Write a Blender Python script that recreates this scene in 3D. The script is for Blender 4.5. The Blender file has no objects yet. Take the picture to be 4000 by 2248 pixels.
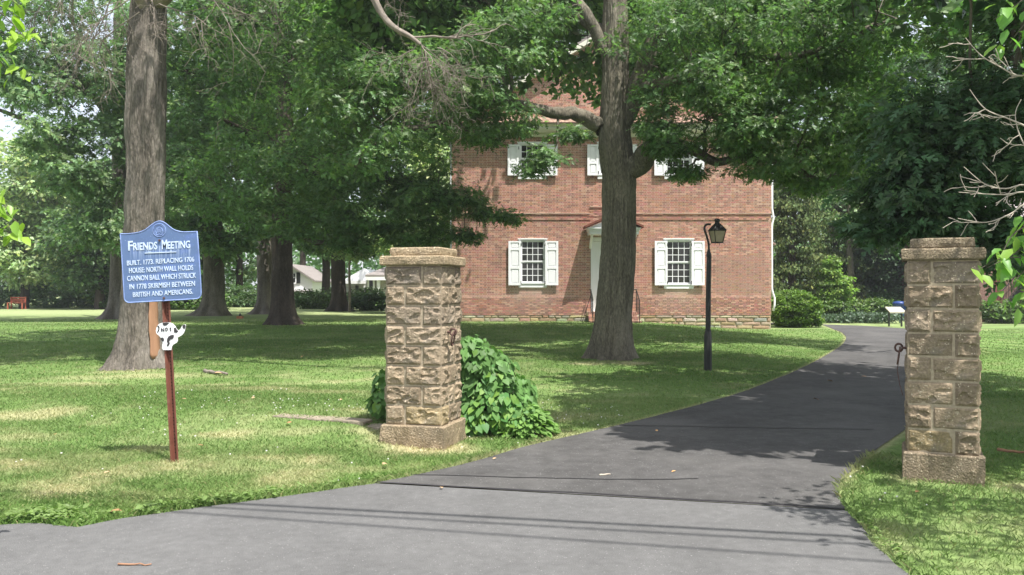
import bpy, math, random
import numpy as np
from mathutils import Vector, Matrix
R_ = math.radians
rnd = random.Random(7)
RG = np.random.default_rng(11)
scene = bpy.context.scene
COL = scene.collection

# ------------------------------------------------------------------ camera, sky, sun, exposure
EYE = 1.6
FPX = 2100.0            # focal length in units of a 2576 px wide picture
cd = bpy.data.cameras.new('camera'); cam = bpy.data.objects.new('camera', cd); COL.objects.link(cam)
cam.location = (0, 0, EYE); cam.rotation_euler = (R_(90.22), 0, 0)
cd.lens = FPX / 2576 * 36; cd.sensor_width = 36; cd.clip_end = 2000; cd.clip_start = 0.05
scene.camera = cam
SUN_EL, SUN_AZ = 66.0, 38.0     # elevation; azimuth to the right of straight behind the camera
_e, _a = R_(SUN_EL), R_(SUN_AZ)
SUN = Vector((math.sin(_a) * math.cos(_e), -math.cos(_a) * math.cos(_e), math.sin(_e)))
w = bpy.data.worlds.new('World'); scene.world = w; w.use_nodes = True
nt = w.node_tree; nt.nodes.clear()
sky = nt.nodes.new('ShaderNodeTexSky'); sky.sky_type = 'NISHITA'; sky.sun_disc = False
sky.sun_elevation = R_(SUN_EL); sky.sun_rotation = math.atan2(SUN.x, SUN.y)
sky.air_density = 1.0; sky.dust_density = 3.0; sky.ozone_density = 1.0
bg = nt.nodes.new('ShaderNodeBackground'); bg.inputs[1].default_value = 0.15
wo = nt.nodes.new('ShaderNodeOutputWorld')
hzc = nt.nodes.new('ShaderNodeMix'); hzc.data_type = 'RGBA'; hzc.inputs[0].default_value = .62      # even white haze mixed in, whitening the sky and lifting the fill light
hzc.inputs[7].default_value = (4.3, 4.5, 4.75, 1); nt.links.new(sky.outputs[0], hzc.inputs[6]); nt.links.new(hzc.outputs[2], bg.inputs[0]); nt.links.new(bg.outputs[0], wo.inputs[0])
sl = bpy.data.lights.new('sun', 'SUN'); sl.energy = 4.6; sl.angle = R_(0.55); sl.color = (1.0, 0.97, 0.92)
so = bpy.data.objects.new('sun', sl); COL.objects.link(so)
so.rotation_euler = SUN.to_track_quat('Z', 'Y').to_euler(); so.location = (20, -30, 60)
scene.view_settings.view_transform = 'Standard'; scene.view_settings.look = 'None'
scene.view_settings.exposure = 0.98; scene.view_settings.gamma = 1.0
scene.view_settings.use_curve_mapping = False
scene.cycles.max_bounces = 8; scene.cycles.diffuse_bounces = 4; scene.cycles.transmission_bounces = 4
scene.cycles.transparent_max_bounces = 4

# ------------------------------------------------------------------ measuring helpers
def P(x, y, Z):        # a point of the measured picture (2576 wide) at depth Z metres
    return np.array([(x - 1288) * Z / FPX, Z, EYE - (y - 732) * Z / FPX])
def G(x, y):           # the same on level ground
    Z = EYE * FPX / (y - 732.0); return ((x - 1288) * Z / FPX, Z)
def ss(t): t = np.clip(t, 0, 1); return t * t * (3 - 2 * t)

def _h(ix, iy, iz, seed):
    with np.errstate(over='ignore'):
        h = (ix.astype(np.int64) * 374761393 + iy.astype(np.int64) * 668265263 + iz.astype(np.int64) * 2147483647 + seed * 974711) & 0xffffffff
        h = ((h ^ (h >> 13)) * 1274126177) & 0xffffffff
        h = (h ^ (h >> 16)) & 0xffffffff
    return h / 4294967295.0
def vn(x, y, z=0.0, seed=0):      # value noise 0..1
    x, y, z = np.broadcast_arrays(np.asarray(x, float), np.asarray(y, float), np.asarray(z, float))
    ix, iy, iz = np.floor(x), np.floor(y), np.floor(z)
    fx, fy, fz = x - ix, y - iy, z - iz
    fx, fy, fz = fx*fx*(3-2*fx), fy*fy*(3-2*fy), fz*fz*(3-2*fz)
    r = 0
    for a in (0, 1):
        for b in (0, 1):
            for c in (0, 1):
                wgt = (fx if a else 1-fx) * (fy if b else 1-fy) * (fz if c else 1-fz)
                r = r + wgt * _h(ix + a, iy + b, iz + c, seed)
    return r
def fbm(x, y, z=0.0, seed=0, oct=3):
    r, a, t = 0, 1.0, 0
    for i in range(oct):
        r = r + a * vn(np.asarray(x) * 2**i, np.asarray(y) * 2**i, np.asarray(z) * 2**i, seed + i * 7); t += a; a *= .5
    return r / t

# ------------------------------------------------------------------ mesh helpers
def box_vf(x0, x1, y0, y1, z0, z1):
    V = np.array([(x0,y0,z0),(x1,y0,z0),(x1,y1,z0),(x0,y1,z0),(x0,y0,z1),(x1,y0,z1),(x1,y1,z1),(x0,y1,z1)], float)
    F = np.array([(0,3,2,1),(4,5,6,7),(0,1,5,4),(1,2,6,5),(2,3,7,6),(3,0,4,7)])
    return V, F
def tube_vf(pts, rad, n=6, cap=True):
    pts = np.asarray(pts, float); m = len(pts)
    rad = np.broadcast_to(np.asarray(rad, float), (m,))
    T = np.gradient(pts, axis=0); T /= np.linalg.norm(T, axis=1)[:, None] + 1e-9
    ref = np.array([0.13, 0.21, 0.97]) if abs(T[:, 2]).mean() < .8 else np.array([0.97, 0.2, 0.1])
    A = np.cross(T, ref); A /= np.linalg.norm(A, axis=1)[:, None] + 1e-9
    B = np.cross(T, A)
    th = np.arange(n) / n * 2 * np.pi
    V = pts[:, None, :] + rad[:, None, None] * (np.cos(th)[None, :, None] * A[:, None, :] + np.sin(th)[None, :, None] * B[:, None, :])
    V = V.reshape(-1, 3)
    i = np.arange(m - 1)[:, None] * n; j = np.arange(n)[None, :]; k = (j + 1) % n
    F = np.stack([i + j, i + k, i + n + k, i + n + j], -1).reshape(-1, 4)
    return V, F
class MB:
    def __init__(s): s.V = []; s.F = []; s.C = []; s.n = 0
    def add(s, V, F, col=None):
        V = np.asarray(V, float)
        s.V.append(V)
        if isinstance(F, np.ndarray): s.F.append(F + s.n)
        else:
            for f in F: s.F.append(np.array([f]) + s.n)
        s.C.append(np.broadcast_to(np.asarray(col if col is not None else (1, 1, 1), float), (len(V), 3)))
        s.n += len(V); return s
    def box(s, x0, x1, y0, y1, z0, z1, col=None): V, F = box_vf(x0,x1,y0,y1,z0,z1); return s.add(V, F, col)
    def tube(s, pts, rad, n=6, col=None):
        V, F = tube_vf(pts, rad, n); s.add(V, F, col)
        return s
    def rod(s, pts, rad, n=8, col=None):
        V, F = tube_vf(pts, rad, n); m = len(pts)
        s.add(V, [tuple(f) for f in F] + [tuple(range(n))[::-1], tuple(range((m-1)*n, m*n))], col); return s
    def prism(s, poly, y0, y1, col=None):      # outline in x,z given depth along y
        n = len(poly)
        V = [(p[0], y0, p[1]) for p in poly] + [(p[0], y1, p[1]) for p in poly]
        F = [tuple(range(n)), tuple(range(n, 2*n))[::-1]] + [(i, i+n, (i+1) % n + n, (i+1) % n) for i in range(n)]
        return s.add(V, F, col)
    def lathe(s, prof, n=16, c=(0,0), col=None):      # profile (r, z)
        th = np.arange(n) / n * 2 * np.pi
        V = [(c[0] + r*math.cos(t), c[1] + r*math.sin(t), z) for r, z in prof for t in th]
        F = [(i*n+j, i*n+(j+1) % n, (i+1)*n+(j+1) % n, (i+1)*n+j) for i in range(len(prof)-1) for j in range(n)]
        F += [tuple(range(n))[::-1], tuple(range((len(prof)-1)*n, len(prof)*n))]
        return s.add(V, F, col)
    def build(s, name, mat=None, parent=None, smooth=False, loc=None, bevel=0):
        V = np.concatenate(s.V) if s.V else np.zeros((0,3)); C = np.concatenate(s.C) if s.C else np.zeros((0,3))
        idx = np.concatenate([f.reshape(-1) for f in s.F]); tot = np.concatenate([np.full(len(f), f.shape[1]) for f in s.F])
        me = bpy.data.meshes.new(name)
        me.vertices.add(len(V)); me.vertices.foreach_set('co', V.astype(np.float32).reshape(-1))
        me.loops.add(len(idx)); me.loops.foreach_set('vertex_index', idx.astype(np.int32))
        me.polygons.add(len(tot)); st = np.concatenate([[0], np.cumsum(tot)[:-1]])
        me.polygons.foreach_set('loop_start', st.astype(np.int32)); me.polygons.foreach_set('loop_total', tot.astype(np.int32))
        me.polygons.foreach_set('use_smooth', np.full(len(tot), bool(smooth)))
        me.update(calc_edges=True)
        ca = me.color_attributes.new('Col', 'FLOAT_COLOR', 'POINT')
        c4 = np.ones((len(V), 4), np.float32); c4[:, :3] = C; ca.data.foreach_set('color', c4.reshape(-1))
        if mat: me.materials.append(mat)
        o = bpy.data.objects.new(name, me); COL.objects.link(o)
        if parent: o.parent = parent
        if loc is not None: o.location = loc
        if bevel:
            m = o.modifiers.new('bevel', 'BEVEL'); m.width = bevel; m.segments = 2; m.limit_method = 'ANGLE'
        return o
def tag(o, label=None, cat=None, group=None, kind=None):
    if label: o['label'] = label
    if cat: o['category'] = cat
    if group: o['group'] = group
    if kind: o['kind'] = kind
    return o
def thing(name, label, cat, loc=(0,0,0), rz=0, group=None):
    o = bpy.data.objects.new(name, None); COL.objects.link(o); o.location = loc; o.rotation_euler = (0, 0, rz)
    o.empty_display_size = .2
    return tag(o, label, cat, group)
def link_mesh(name, me, parent=None, loc=(0,0,0), rot=(0,0,0), scale=(1,1,1)):
    o = bpy.data.objects.new(name, me); COL.objects.link(o); o.parent = parent
    o.location = loc; o.rotation_euler = rot; o.scale = scale; return o

# ------------------------------------------------------------------ materials
def mat(name, base=(.5,.5,.5), rough=.8, spec=.3, vcol=False, noise=None, bump=None, metal=0, transl=0, scale_vec=None, coord='Object', extra=None, var=None):
    """noise = [(scale, strength, detail)], each multiplies the colour; bump = (scale, strength, distance, detail)"""
    m = bpy.data.materials.new(name); m.use_nodes = True
    n = m.node_tree.nodes; L = m.node_tree.links; n.clear()
    out = n.new('ShaderNodeOutputMaterial'); p = n.new('ShaderNodeBsdfPrincipled')
    p.inputs['Roughness'].default_value = rough; p.inputs['Specular IOR Level'].default_value = spec
    p.inputs['Metallic'].default_value = metal
    tc = n.new('ShaderNodeTexCoord'); vec = tc.outputs[coord]
    if scale_vec:
        mp = n.new('ShaderNodeMapping'); mp.inputs['Scale'].default_value = scale_vec; L.new(vec, mp.inputs[0]); vec = mp.outputs[0]
    rgb = n.new('ShaderNodeRGB'); rgb.outputs[0].default_value = (*base, 1); cur = rgb.outputs[0]
    def mul(a, b, fac=1.0):
        x = n.new('ShaderNodeMix'); x.data_type = 'RGBA'; x.blend_type = 'MULTIPLY'; x.inputs[0].default_value = fac
        L.new(a, x.inputs[6]); L.new(b, x.inputs[7]); return x.outputs[2]
    if vcol:
        a = n.new('ShaderNodeAttribute'); a.attribute_name = 'Col'; cur = mul(cur, a.outputs[0])
    for sc, st, dt in (noise or []):
        t = n.new('ShaderNodeTexNoise'); t.inputs['Scale'].default_value = sc; t.inputs['Detail'].default_value = dt; L.new(vec, t.inputs[0])
        mr = n.new('ShaderNodeMapRange'); mr.inputs[1].default_value = .25; mr.inputs[2].default_value = .75
        mr.inputs[3].default_value = 1 - st; mr.inputs[4].default_value = 1 + st; L.new(t.outputs[0], mr.inputs[0])
        cur = mul(cur, mr.outputs[0])
    for sc, colr, lo, hi in (var or []):       # patches of another colour
        t = n.new('ShaderNodeTexNoise'); t.inputs['Scale'].default_value = sc; t.inputs['Detail'].default_value = 5; L.new(vec, t.inputs[0])
        mr = n.new('ShaderNodeMapRange'); mr.inputs[1].default_value = lo; mr.inputs[2].default_value = hi; L.new(t.outputs[0], mr.inputs[0])
        x = n.new('ShaderNodeMix'); x.data_type = 'RGBA'; L.new(mr.outputs[0], x.inputs[0]); L.new(cur, x.inputs[6]); x.inputs[7].default_value = (*colr, 1); cur = x.outputs[2]
    if extra: cur = extra(n, L, vec, cur, p)
    L.new(cur, p.inputs['Base Color'])
    for bi, b in enumerate(bump if isinstance(bump, list) else ([bump] if bump else [])):
        t = n.new('ShaderNodeTexNoise'); t.inputs['Scale'].default_value = b[0]; t.inputs['Detail'].default_value = b[3] if len(b) > 3 else 4; L.new(vec, t.inputs[0])
        bm_ = n.new('ShaderNodeBump'); bm_.inputs['Strength'].default_value = b[1]; bm_.inputs['Distance'].default_value = b[2]
        L.new(t.outputs[0], bm_.inputs['Height'])
        if bi: L.new(prev, bm_.inputs['Normal'])
        prev = bm_.outputs[0]
        L.new(prev, p.inputs['Normal'])
    if transl:
        tr = n.new('ShaderNodeBsdfTranslucent'); ad = n.new('ShaderNodeMix'); ad.data_type = 'RGBA'; ad.blend_type = 'MULTIPLY'; ad.inputs[0].default_value = 1
        L.new(cur, ad.inputs[6]); ad.inputs[7].default_value = (1.15, 1.4, .70, 1); L.new(ad.outputs[2], tr.inputs[0])
        mx = n.new('ShaderNodeMixShader'); mx.inputs[0].default_value = transl; L.new(p.outputs[0], mx.inputs[1]); L.new(tr.outputs[0], mx.inputs[2])
        L.new(mx.outputs[0], out.inputs[0])
    else: L.new(p.outputs[0], out.inputs[0])
    return m

def speck(scale, thr, colr, scale2=None):
    def f(n, L, vec, cur, p):
        v = n.new('ShaderNodeTexVoronoi'); v.inputs['Scale'].default_value = scale; L.new(vec, v.inputs[0])
        sp = n.new('ShaderNodeSeparateColor'); L.new(v.outputs['Color'], sp.inputs[0])
        a = n.new('ShaderNodeMath'); a.operation = 'GREATER_THAN'; a.inputs[1].default_value = thr; L.new(sp.outputs[0], a.inputs[0])
        d = n.new('ShaderNodeMath'); d.operation = 'LESS_THAN'; d.inputs[1].default_value = .42; L.new(v.outputs['Distance'], d.inputs[0])
        mm = n.new('ShaderNodeMath'); mm.operation = 'MULTIPLY'; L.new(a.outputs[0], mm.inputs[0]); L.new(d.outputs[0], mm.inputs[1])
        x = n.new('ShaderNodeMix'); x.data_type = 'RGBA'; L.new(mm.outputs[0], x.inputs[0]); L.new(cur, x.inputs[6]); x.inputs[7].default_value = (*colr, 1)
        return x.outputs[2]
    return f

M = {}
M['lawn'] = mat('lawn', (1,1,1), .9, .1, vcol=True, noise=[(9, .18, 4), (60, .3, 5)], bump=(120, .5, .02))
M['blade'] = mat('grass_blade', (1,1,1), .55, .25, vcol=True, transl=.25)
M['road'] = mat('road_asphalt', (.120,.118,.116), .9, .2, noise=[(.7, .12, 4), (3, .09, 5), (14, .12, 4), (160, .36, 3)], bump=(150, .6, .01), extra=speck(95, .972, (.22,.215,.21)), coord='Object')
M['drive'] = mat('driveway_asphalt', (.076,.073,.071), .85, .25, noise=[(.6, .20, 4), (2.4, .14, 5), (8, .20, 4), (160, .34, 3)], bump=(150, .6, .01), extra=speck(80, .975, (.20,.195,.19)), var=[(.55, (.115,.110,.105), .50, .72)])
M['tar'] = mat('tar_seam', (.035,.033,.035), .7, .3, noise=[(30, .3, 3)])
M['soil'] = mat('soil', (.16,.11,.07), .95, .1, noise=[(20, .3, 4)], bump=(40, .5, .02))
def bark(name, base, patch, lo=.52, hi=.72):
    def ex(n, L, vec, cur, p):
        v = n.new('ShaderNodeTexVoronoi'); v.feature = 'DISTANCE_TO_EDGE'; v.inputs['Scale'].default_value = 30
        t = n.new('ShaderNodeTexNoise'); t.inputs['Scale'].default_value = 6; L.new(vec, t.inputs[0])
        mv = n.new('ShaderNodeMix'); mv.data_type = 'VECTOR'; mv.inputs[0].default_value = .22; L.new(vec, mv.inputs[4]); L.new(t.outputs[1], mv.inputs[5])
        L.new(mv.outputs[1], v.inputs[0])
        mr = n.new('ShaderNodeMapRange'); mr.inputs[2].default_value = .16; mr.inputs[3].default_value = .74; mr.inputs[4].default_value = 1.05; L.new(v.outputs[0], mr.inputs[0])
        x = n.new('ShaderNodeMix'); x.data_type = 'RGBA'; x.blend_type = 'MULTIPLY'; x.inputs[0].default_value = 1; L.new(cur, x.inputs[6]); L.new(mr.outputs[0], x.inputs[7])
        return x.outputs[2]
    return mat(name, base, .9, .15, vcol=True, noise=[(3, .20, 4), (38, .48, 5)], bump=[(14, .9, .04, 5), (45, .6, .02, 4)], scale_vec=(1, 1, .30), extra=ex, var=[(2.2, patch, lo, hi)])
M['bark'] = bark('oak_bark', (.158,.140,.106), (.225,.20,.155))
M['bark_pale'] = bark('pale_bark', (.162,.140,.117), (.24,.215,.187), .46, .72)
M['bark_dark'] = bark('dark_bark', (.075,.06,.048), (.10,.08,.065))
M['limb'] = mat('limb_bark', (.11,.095,.075), .9, .15, noise=[(6, .3, 4)], bump=(25, .5, .02))
M['barewood'] = mat('bare_wood', (.30,.165,.10), .8, .2, noise=[(6, .3, 4)], scale_vec=(1,1,.15), bump=(30, .5, .01))
M['deadwood'] = mat('dead_wood', (.22,.185,.155), .85, .2, noise=[(8, .3, 3)])
M['deadpale'] = mat('pale_dead_wood', (.42,.37,.30), .8, .2, noise=[(8, .2, 3)])
def leafmat(name, base, tr=.38, rough=.42, spec=.40): return mat(name, base, rough, spec, vcol=True, transl=tr)
M['oak_leaf'] = leafmat('oak_leaf', (.100,.185,.072), .46)
M['oak_leaf_dark'] = leafmat('dark_oak_leaf', (.068,.135,.068), .40, .42, .35)
M['maple_leaf'] = leafmat('maple_leaf', (.118,.210,.092))
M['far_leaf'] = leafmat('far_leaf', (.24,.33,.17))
M['ever_leaf'] = leafmat('evergreen_needle', (.085,.125,.050), .2, .8, .1)
M['hedge_leaf'] = leafmat('hedge_leaf', (.070,.135,.030), .25)
M['arbor_leaf'] = leafmat('arborvitae_leaf', (.10,.19,.030), .25)
M['vine_leaf'] = leafmat('vine_leaf', (.135,.265,.075), .35, .5, .25)
M['bright_leaf'] = leafmat('bright_leaf', (.22,.38,.085), .45, .4, .4)
M['cover_leaf'] = leafmat('ground_cover_leaf', (.080,.125,.075), .2)
M['brick'] = mat('brick', (1,1,1), .85, .2, vcol=True, noise=[(1.2, .10, 4), (30, .14, 3)], coord='Object')
M['mortar'] = mat('mortar', (.66,.55,.44), .95, .1, noise=[(2, .10, 4), (40, .15, 3)])
M['stone_f'] = mat('foundation_stone', (1,1,1), .85, .2, vcol=True, noise=[(7, .2, 4), (50, .2, 3)], bump=(25, .4, .02))
M['white'] = mat('white_paint', (.78,.78,.79), .5, .35, noise=[(2, .03, 3)])
M['cream'] = mat('cream_paint', (.62,.60,.50), .6, .3, noise=[(2, .05, 3)])
M['glass'] = mat('window_glass', (.028,.027,.025), .06, .5, noise=[(3, .3, 2)])  # opaque dark panes; darkness of the rooms behind is put into the colour
M['iron'] = mat('black_iron', (.018,.018,.017), .55, .4, noise=[(20, .2, 3)])
M['rust'] = mat('rusty_iron', (.10,.055,.045), .75, .3, noise=[(30, .4, 4)], bump=(60, .5, .005))
M['postpaint'] = mat('brown_post_paint', (.17,.062,.042), .6, .3, noise=[(8, .25, 4)], var=[(14, (.24,.13,.09), .58, .75)])
M['shingle'] = mat('cedar_shingle', (.36,.25,.20), .9, .15, vcol=True, noise=[(6, .25, 4)], bump=(30, .3, .01))
M['conc'] = mat('aggregate_concrete', (.33,.255,.165), .9, .2, noise=[(5, .18, 4), (55, .40, 4)], bump=[(60, .9, .02, 4), (140, .5, .01, 3)], extra=speck(60, .84, (.55,.45,.30)), var=[(2.6, (.155,.125,.09), .58, .8)])
M['block'] = mat('rock_faced_block', (1,1,1), .9, .2, vcol=True, noise=[(4, .13, 4), (45, .28, 4)], bump=[(50, .6, .014, 5), (120, .5, .008, 3)], extra=speck(70, .93, (.50,.42,.31)), var=[(3.1, (.19,.175,.155), .58, .78)])
M['conc_dark'] = mat('shaded_weathered_concrete', (.235,.185,.125), .9, .2, noise=[(5, .22, 4), (55, .40, 4)], bump=[(60, .9, .02, 4), (140, .5, .01, 3)], extra=speck(60, .88, (.42,.35,.25)), var=[(2.6, (.13,.11,.085), .54, .78)])  # darker copy for the right pier, tree shade partly put into its colour
M['conc_mid'] = mat('plinth_concrete', (.285,.22,.145), .9, .2, noise=[(5, .26, 4), (55, .36, 4)], bump=[(60, .9, .02, 4)], extra=speck(60, .90, (.45,.37,.26)), var=[(3.2, (.17,.14,.10), .50, .74)])
M['grout'] = mat('joint_mortar', (.38,.31,.225), .95, .1, noise=[(30, .25, 4)])
M['flag'] = mat('flagstone', (.28,.235,.18), .9, .15, noise=[(9, .3, 4)], bump=(30, .5, .02))
M['dry'] = mat('dry_leaf', (.42,.28,.16), .8, .2, vcol=True, noise=[(20, .3, 2)])
M['clover'] = mat('clover_flower', (.75,.72,.68), .8, .2)
M['frosted'] = mat('lamp_glass', (.36,.29,.19), .35, .4, noise=[(6, .2, 3)])
M['redpaint'] = mat('red_wood', (.36,.10,.06), .7, .2, noise=[(10, .2, 3)])
M['bluepl'] = mat('blue_plastic', (.02,.05,.20), .4, .4)
M['slate'] = mat('grey_roof', (.26,.23,.22), .9, .2, noise=[(3, .15, 4)])
M['red_fl'] = mat('red_flower', (.55,.05,.07), .7, .2)
M['greystone'] = mat('grey_stone', (.34,.32,.28), .9, .2, noise=[(3, .3, 4)])

# ------------------------------------------------------------------ ground plan
def spline(pts, n=10, closed=False):
    pts = np.asarray(pts, float); m = len(pts); out = []
    for i in range(m - 1):
        p0, p1, p2, p3 = pts[max(i-1, 0)], pts[i], pts[i+1], pts[min(i+2, m-1)]
        for t in np.arange(n) / n:
            out.append(.5*((2*p1) + (p2-p0)*t + (2*p0-5*p1+4*p2-p3)*t*t + (3*p1-p0-3*p2+p3)*t**3))
    out.append(pts[-1]); return np.array(out)
def jitter(pl, amp, seed):
    pl = pl.copy(); s = np.cumsum(np.r_[0, np.linalg.norm(np.diff(pl, axis=0), axis=1)])
    pl[:, 0] += (fbm(s*3, 0, 0, seed) - .5) * amp * 2; pl[:, 1] += (fbm(s*3, 5, 0, seed+1) - .5) * amp * 2; return pl
D_LEFT = [G(*p) for p in [(2068,817.5),(2095,828),(2118,838),(2128,850),(2118,868),(2080,893),(2020,925),(1950,955),(1880,982),(1800,1007),(1650,1047),(1500,1083),(1390,1107),(1290,1133),(1180,1165),(1070,1190),(945,1215)]]
D_RIGHT = [G(*p) for p in [(2130,1284),(2114,1255),(2110,1230),(2124,1200),(2160,1168),(2205,1130),(2270,1085),(2340,1030),(2400,980),(2440,930),(2450,885),(2430,850),(2380,834),(2270,826.5)]]
R_LEFT = [G(*p) for p in [(945,1215),(830,1232),(700,1250),(570,1268),(440,1285),(320,1302),(225,1320),(200,1326)]]
R_LEFT2 = [G(*p) for p in [(150,1322),(80,1316),(0,1320)]]
R_RIGHT = [G(*p) for p in [(2300,1462),(2240,1405),(2190,1350),(2160,1315),(2130,1284)]]
lf, rt = jitter(spline(D_LEFT), .015, 3), jitter(spline(D_RIGHT), .015, 5)
far_edge = np.array([G(2270,826.5), G(2180,820), (8.5+7.3, 41.2), (14, 43.5), (8, 45.5), (2, 48), (-1, 50), (-1, 53), (3, 52), (0, 46), (8, 41.5), G(2066,816.6)])
far_edge = np.array([G(2270,826.5), G(2180,820.5), (14.6, 39.7), (13.2, 41.5), (12, 43), (11.5, 40.8), G(2066,817)])
DRIVE = np.concatenate([lf[::-1] if False else lf, rt, far_edge])
rd = np.array([math.cos(R_(-11)), math.sin(R_(-11))])
ra = spline(R_LEFT); rb = spline(R_LEFT2); rr = spline(R_RIGHT)
p0 = np.array(R_LEFT2[-1]); p1 = np.array(R_RIGHT[0]) 
ROAD = np.concatenate([jitter(np.concatenate([ra, rb]), .02, 9), [p0 - rd*70], [p0 - rd*70 + np.array([-2,-11])], [p1 + np.array([2,-.6]) + rd*70 + np.array([-2,-9])], [p1 + np.array([2.2,-1.0]) + rd*70], [p1 + np.array([2.2,-1.0])], [p1 + np.array([.8,-.55])], jitter(rr, .02, 12)])
def poly_sd(poly, X, Y):       # signed distance: negative inside
    X = np.asarray(X, float); Y = np.asarray(Y, float); d = np.full(X.shape, 1e9); ins = np.zeros(X.shape, bool)
    n = len(poly)
    for i in range(n):
        a, b = poly[i], poly[(i+1) % n]
        ex, ey = b[0]-a[0], b[1]-a[1]; wx, wy = X-a[0], Y-a[1]
        t = np.clip((wx*ex + wy*ey) / (ex*ex + ey*ey + 1e-12), 0, 1)
        d = np.minimum(d, (wx-ex*t)**2 + (wy-ey*t)**2)
        c = ((a[1] > Y) != (b[1] > Y)) & (X < (b[0]-a[0]) * (Y-a[1]) / ((b[1]-a[1]) + 1e-12) + a[0]); ins ^= c
    d = np.sqrt(d); return np.where(ins, -d, d)
DRs = DRIVE[::3]; ROs = ROAD[::2]
ROs = np.concatenate([ROAD[:-30][::1], ROAD[-30:]])[::1]
UNION = np.concatenate([lf, ROAD[:-len(rr)], rr, rt, far_edge])
UNION = np.concatenate([lf[::3], lf[-1:], ROAD[:len(ra)+len(rb)][::2], ROAD[len(ra)+len(rb):-len(rr)], ROAD[-len(rr):][::3], ROAD[-1:], rt[::3], far_edge])
def asphalt_sd(X, Y): return poly_sd(UNION, X, Y)
CURB_A, CURB_B = np.array([-8.0, 11.6]), np.array([-1.25, 9.0])     # line of the low stone edging left of the gate pier
def ground_h(X, Y, sd=None):
    X = np.asarray(X, float); Y = np.asarray(Y, float)
    if sd is None: sd = asphalt_sd(X, Y)
    lawn = .33 * ss((10.5 - X) / 6.0) * ss((Y - 10) / 22)
    u = (CURB_B - CURB_A) / np.linalg.norm(CURB_B - CURB_A); nrm = np.array([-u[1], u[0]])
    if nrm[1] < 0: nrm = -nrm
    dc = (X - CURB_A[0]) * nrm[0] + (Y - CURB_A[1]) * nrm[1]
    bank = .12 * ss((dc + .9) / 1.0) * ss((-.7 - X) / 1.2) * (1 - ss((Y - 14) / 12))
    low = .10 * ss((dc + 4) / 3.3) * ss((-.2 - X) / 1.8) * (1 - ss((Y - 20) / 15)) * .55
    un = (fbm(X*.35, Y*.35, 0, 31) - .5) * .07 * ss((np.abs(sd)) / 2)
    return (lawn + bank + low + un) * ss((sd - .1) / 1.6)
def gh(x, y): return float(ground_h(np.array([x]), np.array([y]))[0])
def on_ground(xd, yd, lift=0):       # where the line of sight through a measured point meets the ground
    Z = 3.0
    for _ in range(9000):
        p = P(xd, yd, Z)
        if Z > 5 and False: pass
        h = GH(p[0], p[1])
        if p[2] <= h + lift: return (p[0], p[1], h)
        Z += .03 + Z * .0015
        if Z > 200: return (p[0], p[1], h)
_gx = np.linspace(-30, 30, 301); _gy = np.linspace(3, 63, 301)
_GX, _GY = np.meshgrid(_gx, _gy); _GT = ground_h(_GX, _GY)
def GH(x, y):
    i = min(max((x+30)/60*300, 0), 299.99); j = min(max((y-3)/60*300, 0), 299.99)
    a, b = int(i), int(j); fx, fy = i-a, j-b
    return float((_GT[b,a]*(1-fx)+_GT[b,a+1]*fx)*(1-fy)+(_GT[b+1,a]*(1-fx)+_GT[b+1,a+1]*fx)*fy)

# dry or bare places in the lawn: measured position, radii in metres, strength
DRYP = [(1070,1128,.62,.40,.95),(1590,915,.55,.45,.7),(1480,915,.5,.35,.5),(2360,1200,.5,.30,.6),(330,935,.9,.35,.5),(70,1045,1.0,.35,.62),(640,978,.9,.3,.45),(560,1095,.45,.18,.6),(760,1085,.5,.16,.35),(250,950,.9,.5,.35),(380,945,.9,.5,.5),(150,1180,.7,.25,.25),(440,1165,.22,.2,.6),(1540,912,.9,.5,.3),(2560,1225,.3,.2,.7),(800,985,.8,.25,.4),(1010,1140,.45,.22,.5),(1160,1135,.3,.2,.5),(930,1085,.3,.15,.5),(250,1150,.5,.2,.25),(600,1180,.4,.2,.3),(60,1100,.6,.3,.4)]
DRYW = [(*on_ground(a, b)[:2], c, d, e) for a, b, c, d, e in DRYP]
def lawn_col(X, Y, sd):
    X = np.asarray(X, float); Y = np.asarray(Y, float)
    g1, g2, tan = np.array([.112,.182,.050]), np.array([.170,.232,.082]), np.array([.42,.37,.22])
    a = ss((fbm(X*.45, Y*.45, 0, 41, 4) - .3) / .4)[..., None]
    c = g1*(1-a) + g2*a
    far = ss((Y - 30) / 20)[..., None]; mid = (ss((Y - 10.5)/5)*(1-ss((Y-31)/7)))[..., None]; c = c*(1-.75*mid) + (np.array([.105,.175,.045])*(.85+.3*a))*.75*mid; c = c*(1-far*.45) + np.array([.40,.42,.23])*far*.45  # mid lawn deepened in colour along the band of tree shade
    dry = ss((fbm(X*1.1, Y*1.6, 0, 47, 4) - .50) / .28) * .58 * (.35+1.3*vn(X*9, Y*14, 0, 66)) * (1 - ss((Y - 11) / 6) * .75) * ss((2 - X) / 2)
    dry = np.maximum(dry, ss((fbm(X*2.5, Y*2.5, 0, 53, 3) - .55) / .3) * .25)
    for x, y, rx, ry, s in DRYW:
        q = np.sqrt(((X-x)/rx)**2 + ((Y-y)/ry)**2) + (fbm(X*3, Y*3, 0, 61) - .5) * .9
        dry = np.maximum(dry, s * (1 - ss((q - .35) / .85)))
    dry = np.maximum(dry, .55 * (1 - ss((sd - .01) / .10)) * ss((Y-6.2)/1))
    c = c*(1-dry[..., None]) + tan*dry[..., None]
    st = .5 + .5*np.sin((X*.94 + Y*.34) * 2*np.pi / 1.1)
    k = ss((X - 11)/4)*.22; c = c * (1 + (st*2-1) * k)[..., None]
    # lush green where the bank drops to the road
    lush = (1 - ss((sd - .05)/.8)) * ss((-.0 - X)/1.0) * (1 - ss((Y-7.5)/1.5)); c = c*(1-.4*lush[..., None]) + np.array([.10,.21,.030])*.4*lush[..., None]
    return c

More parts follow.
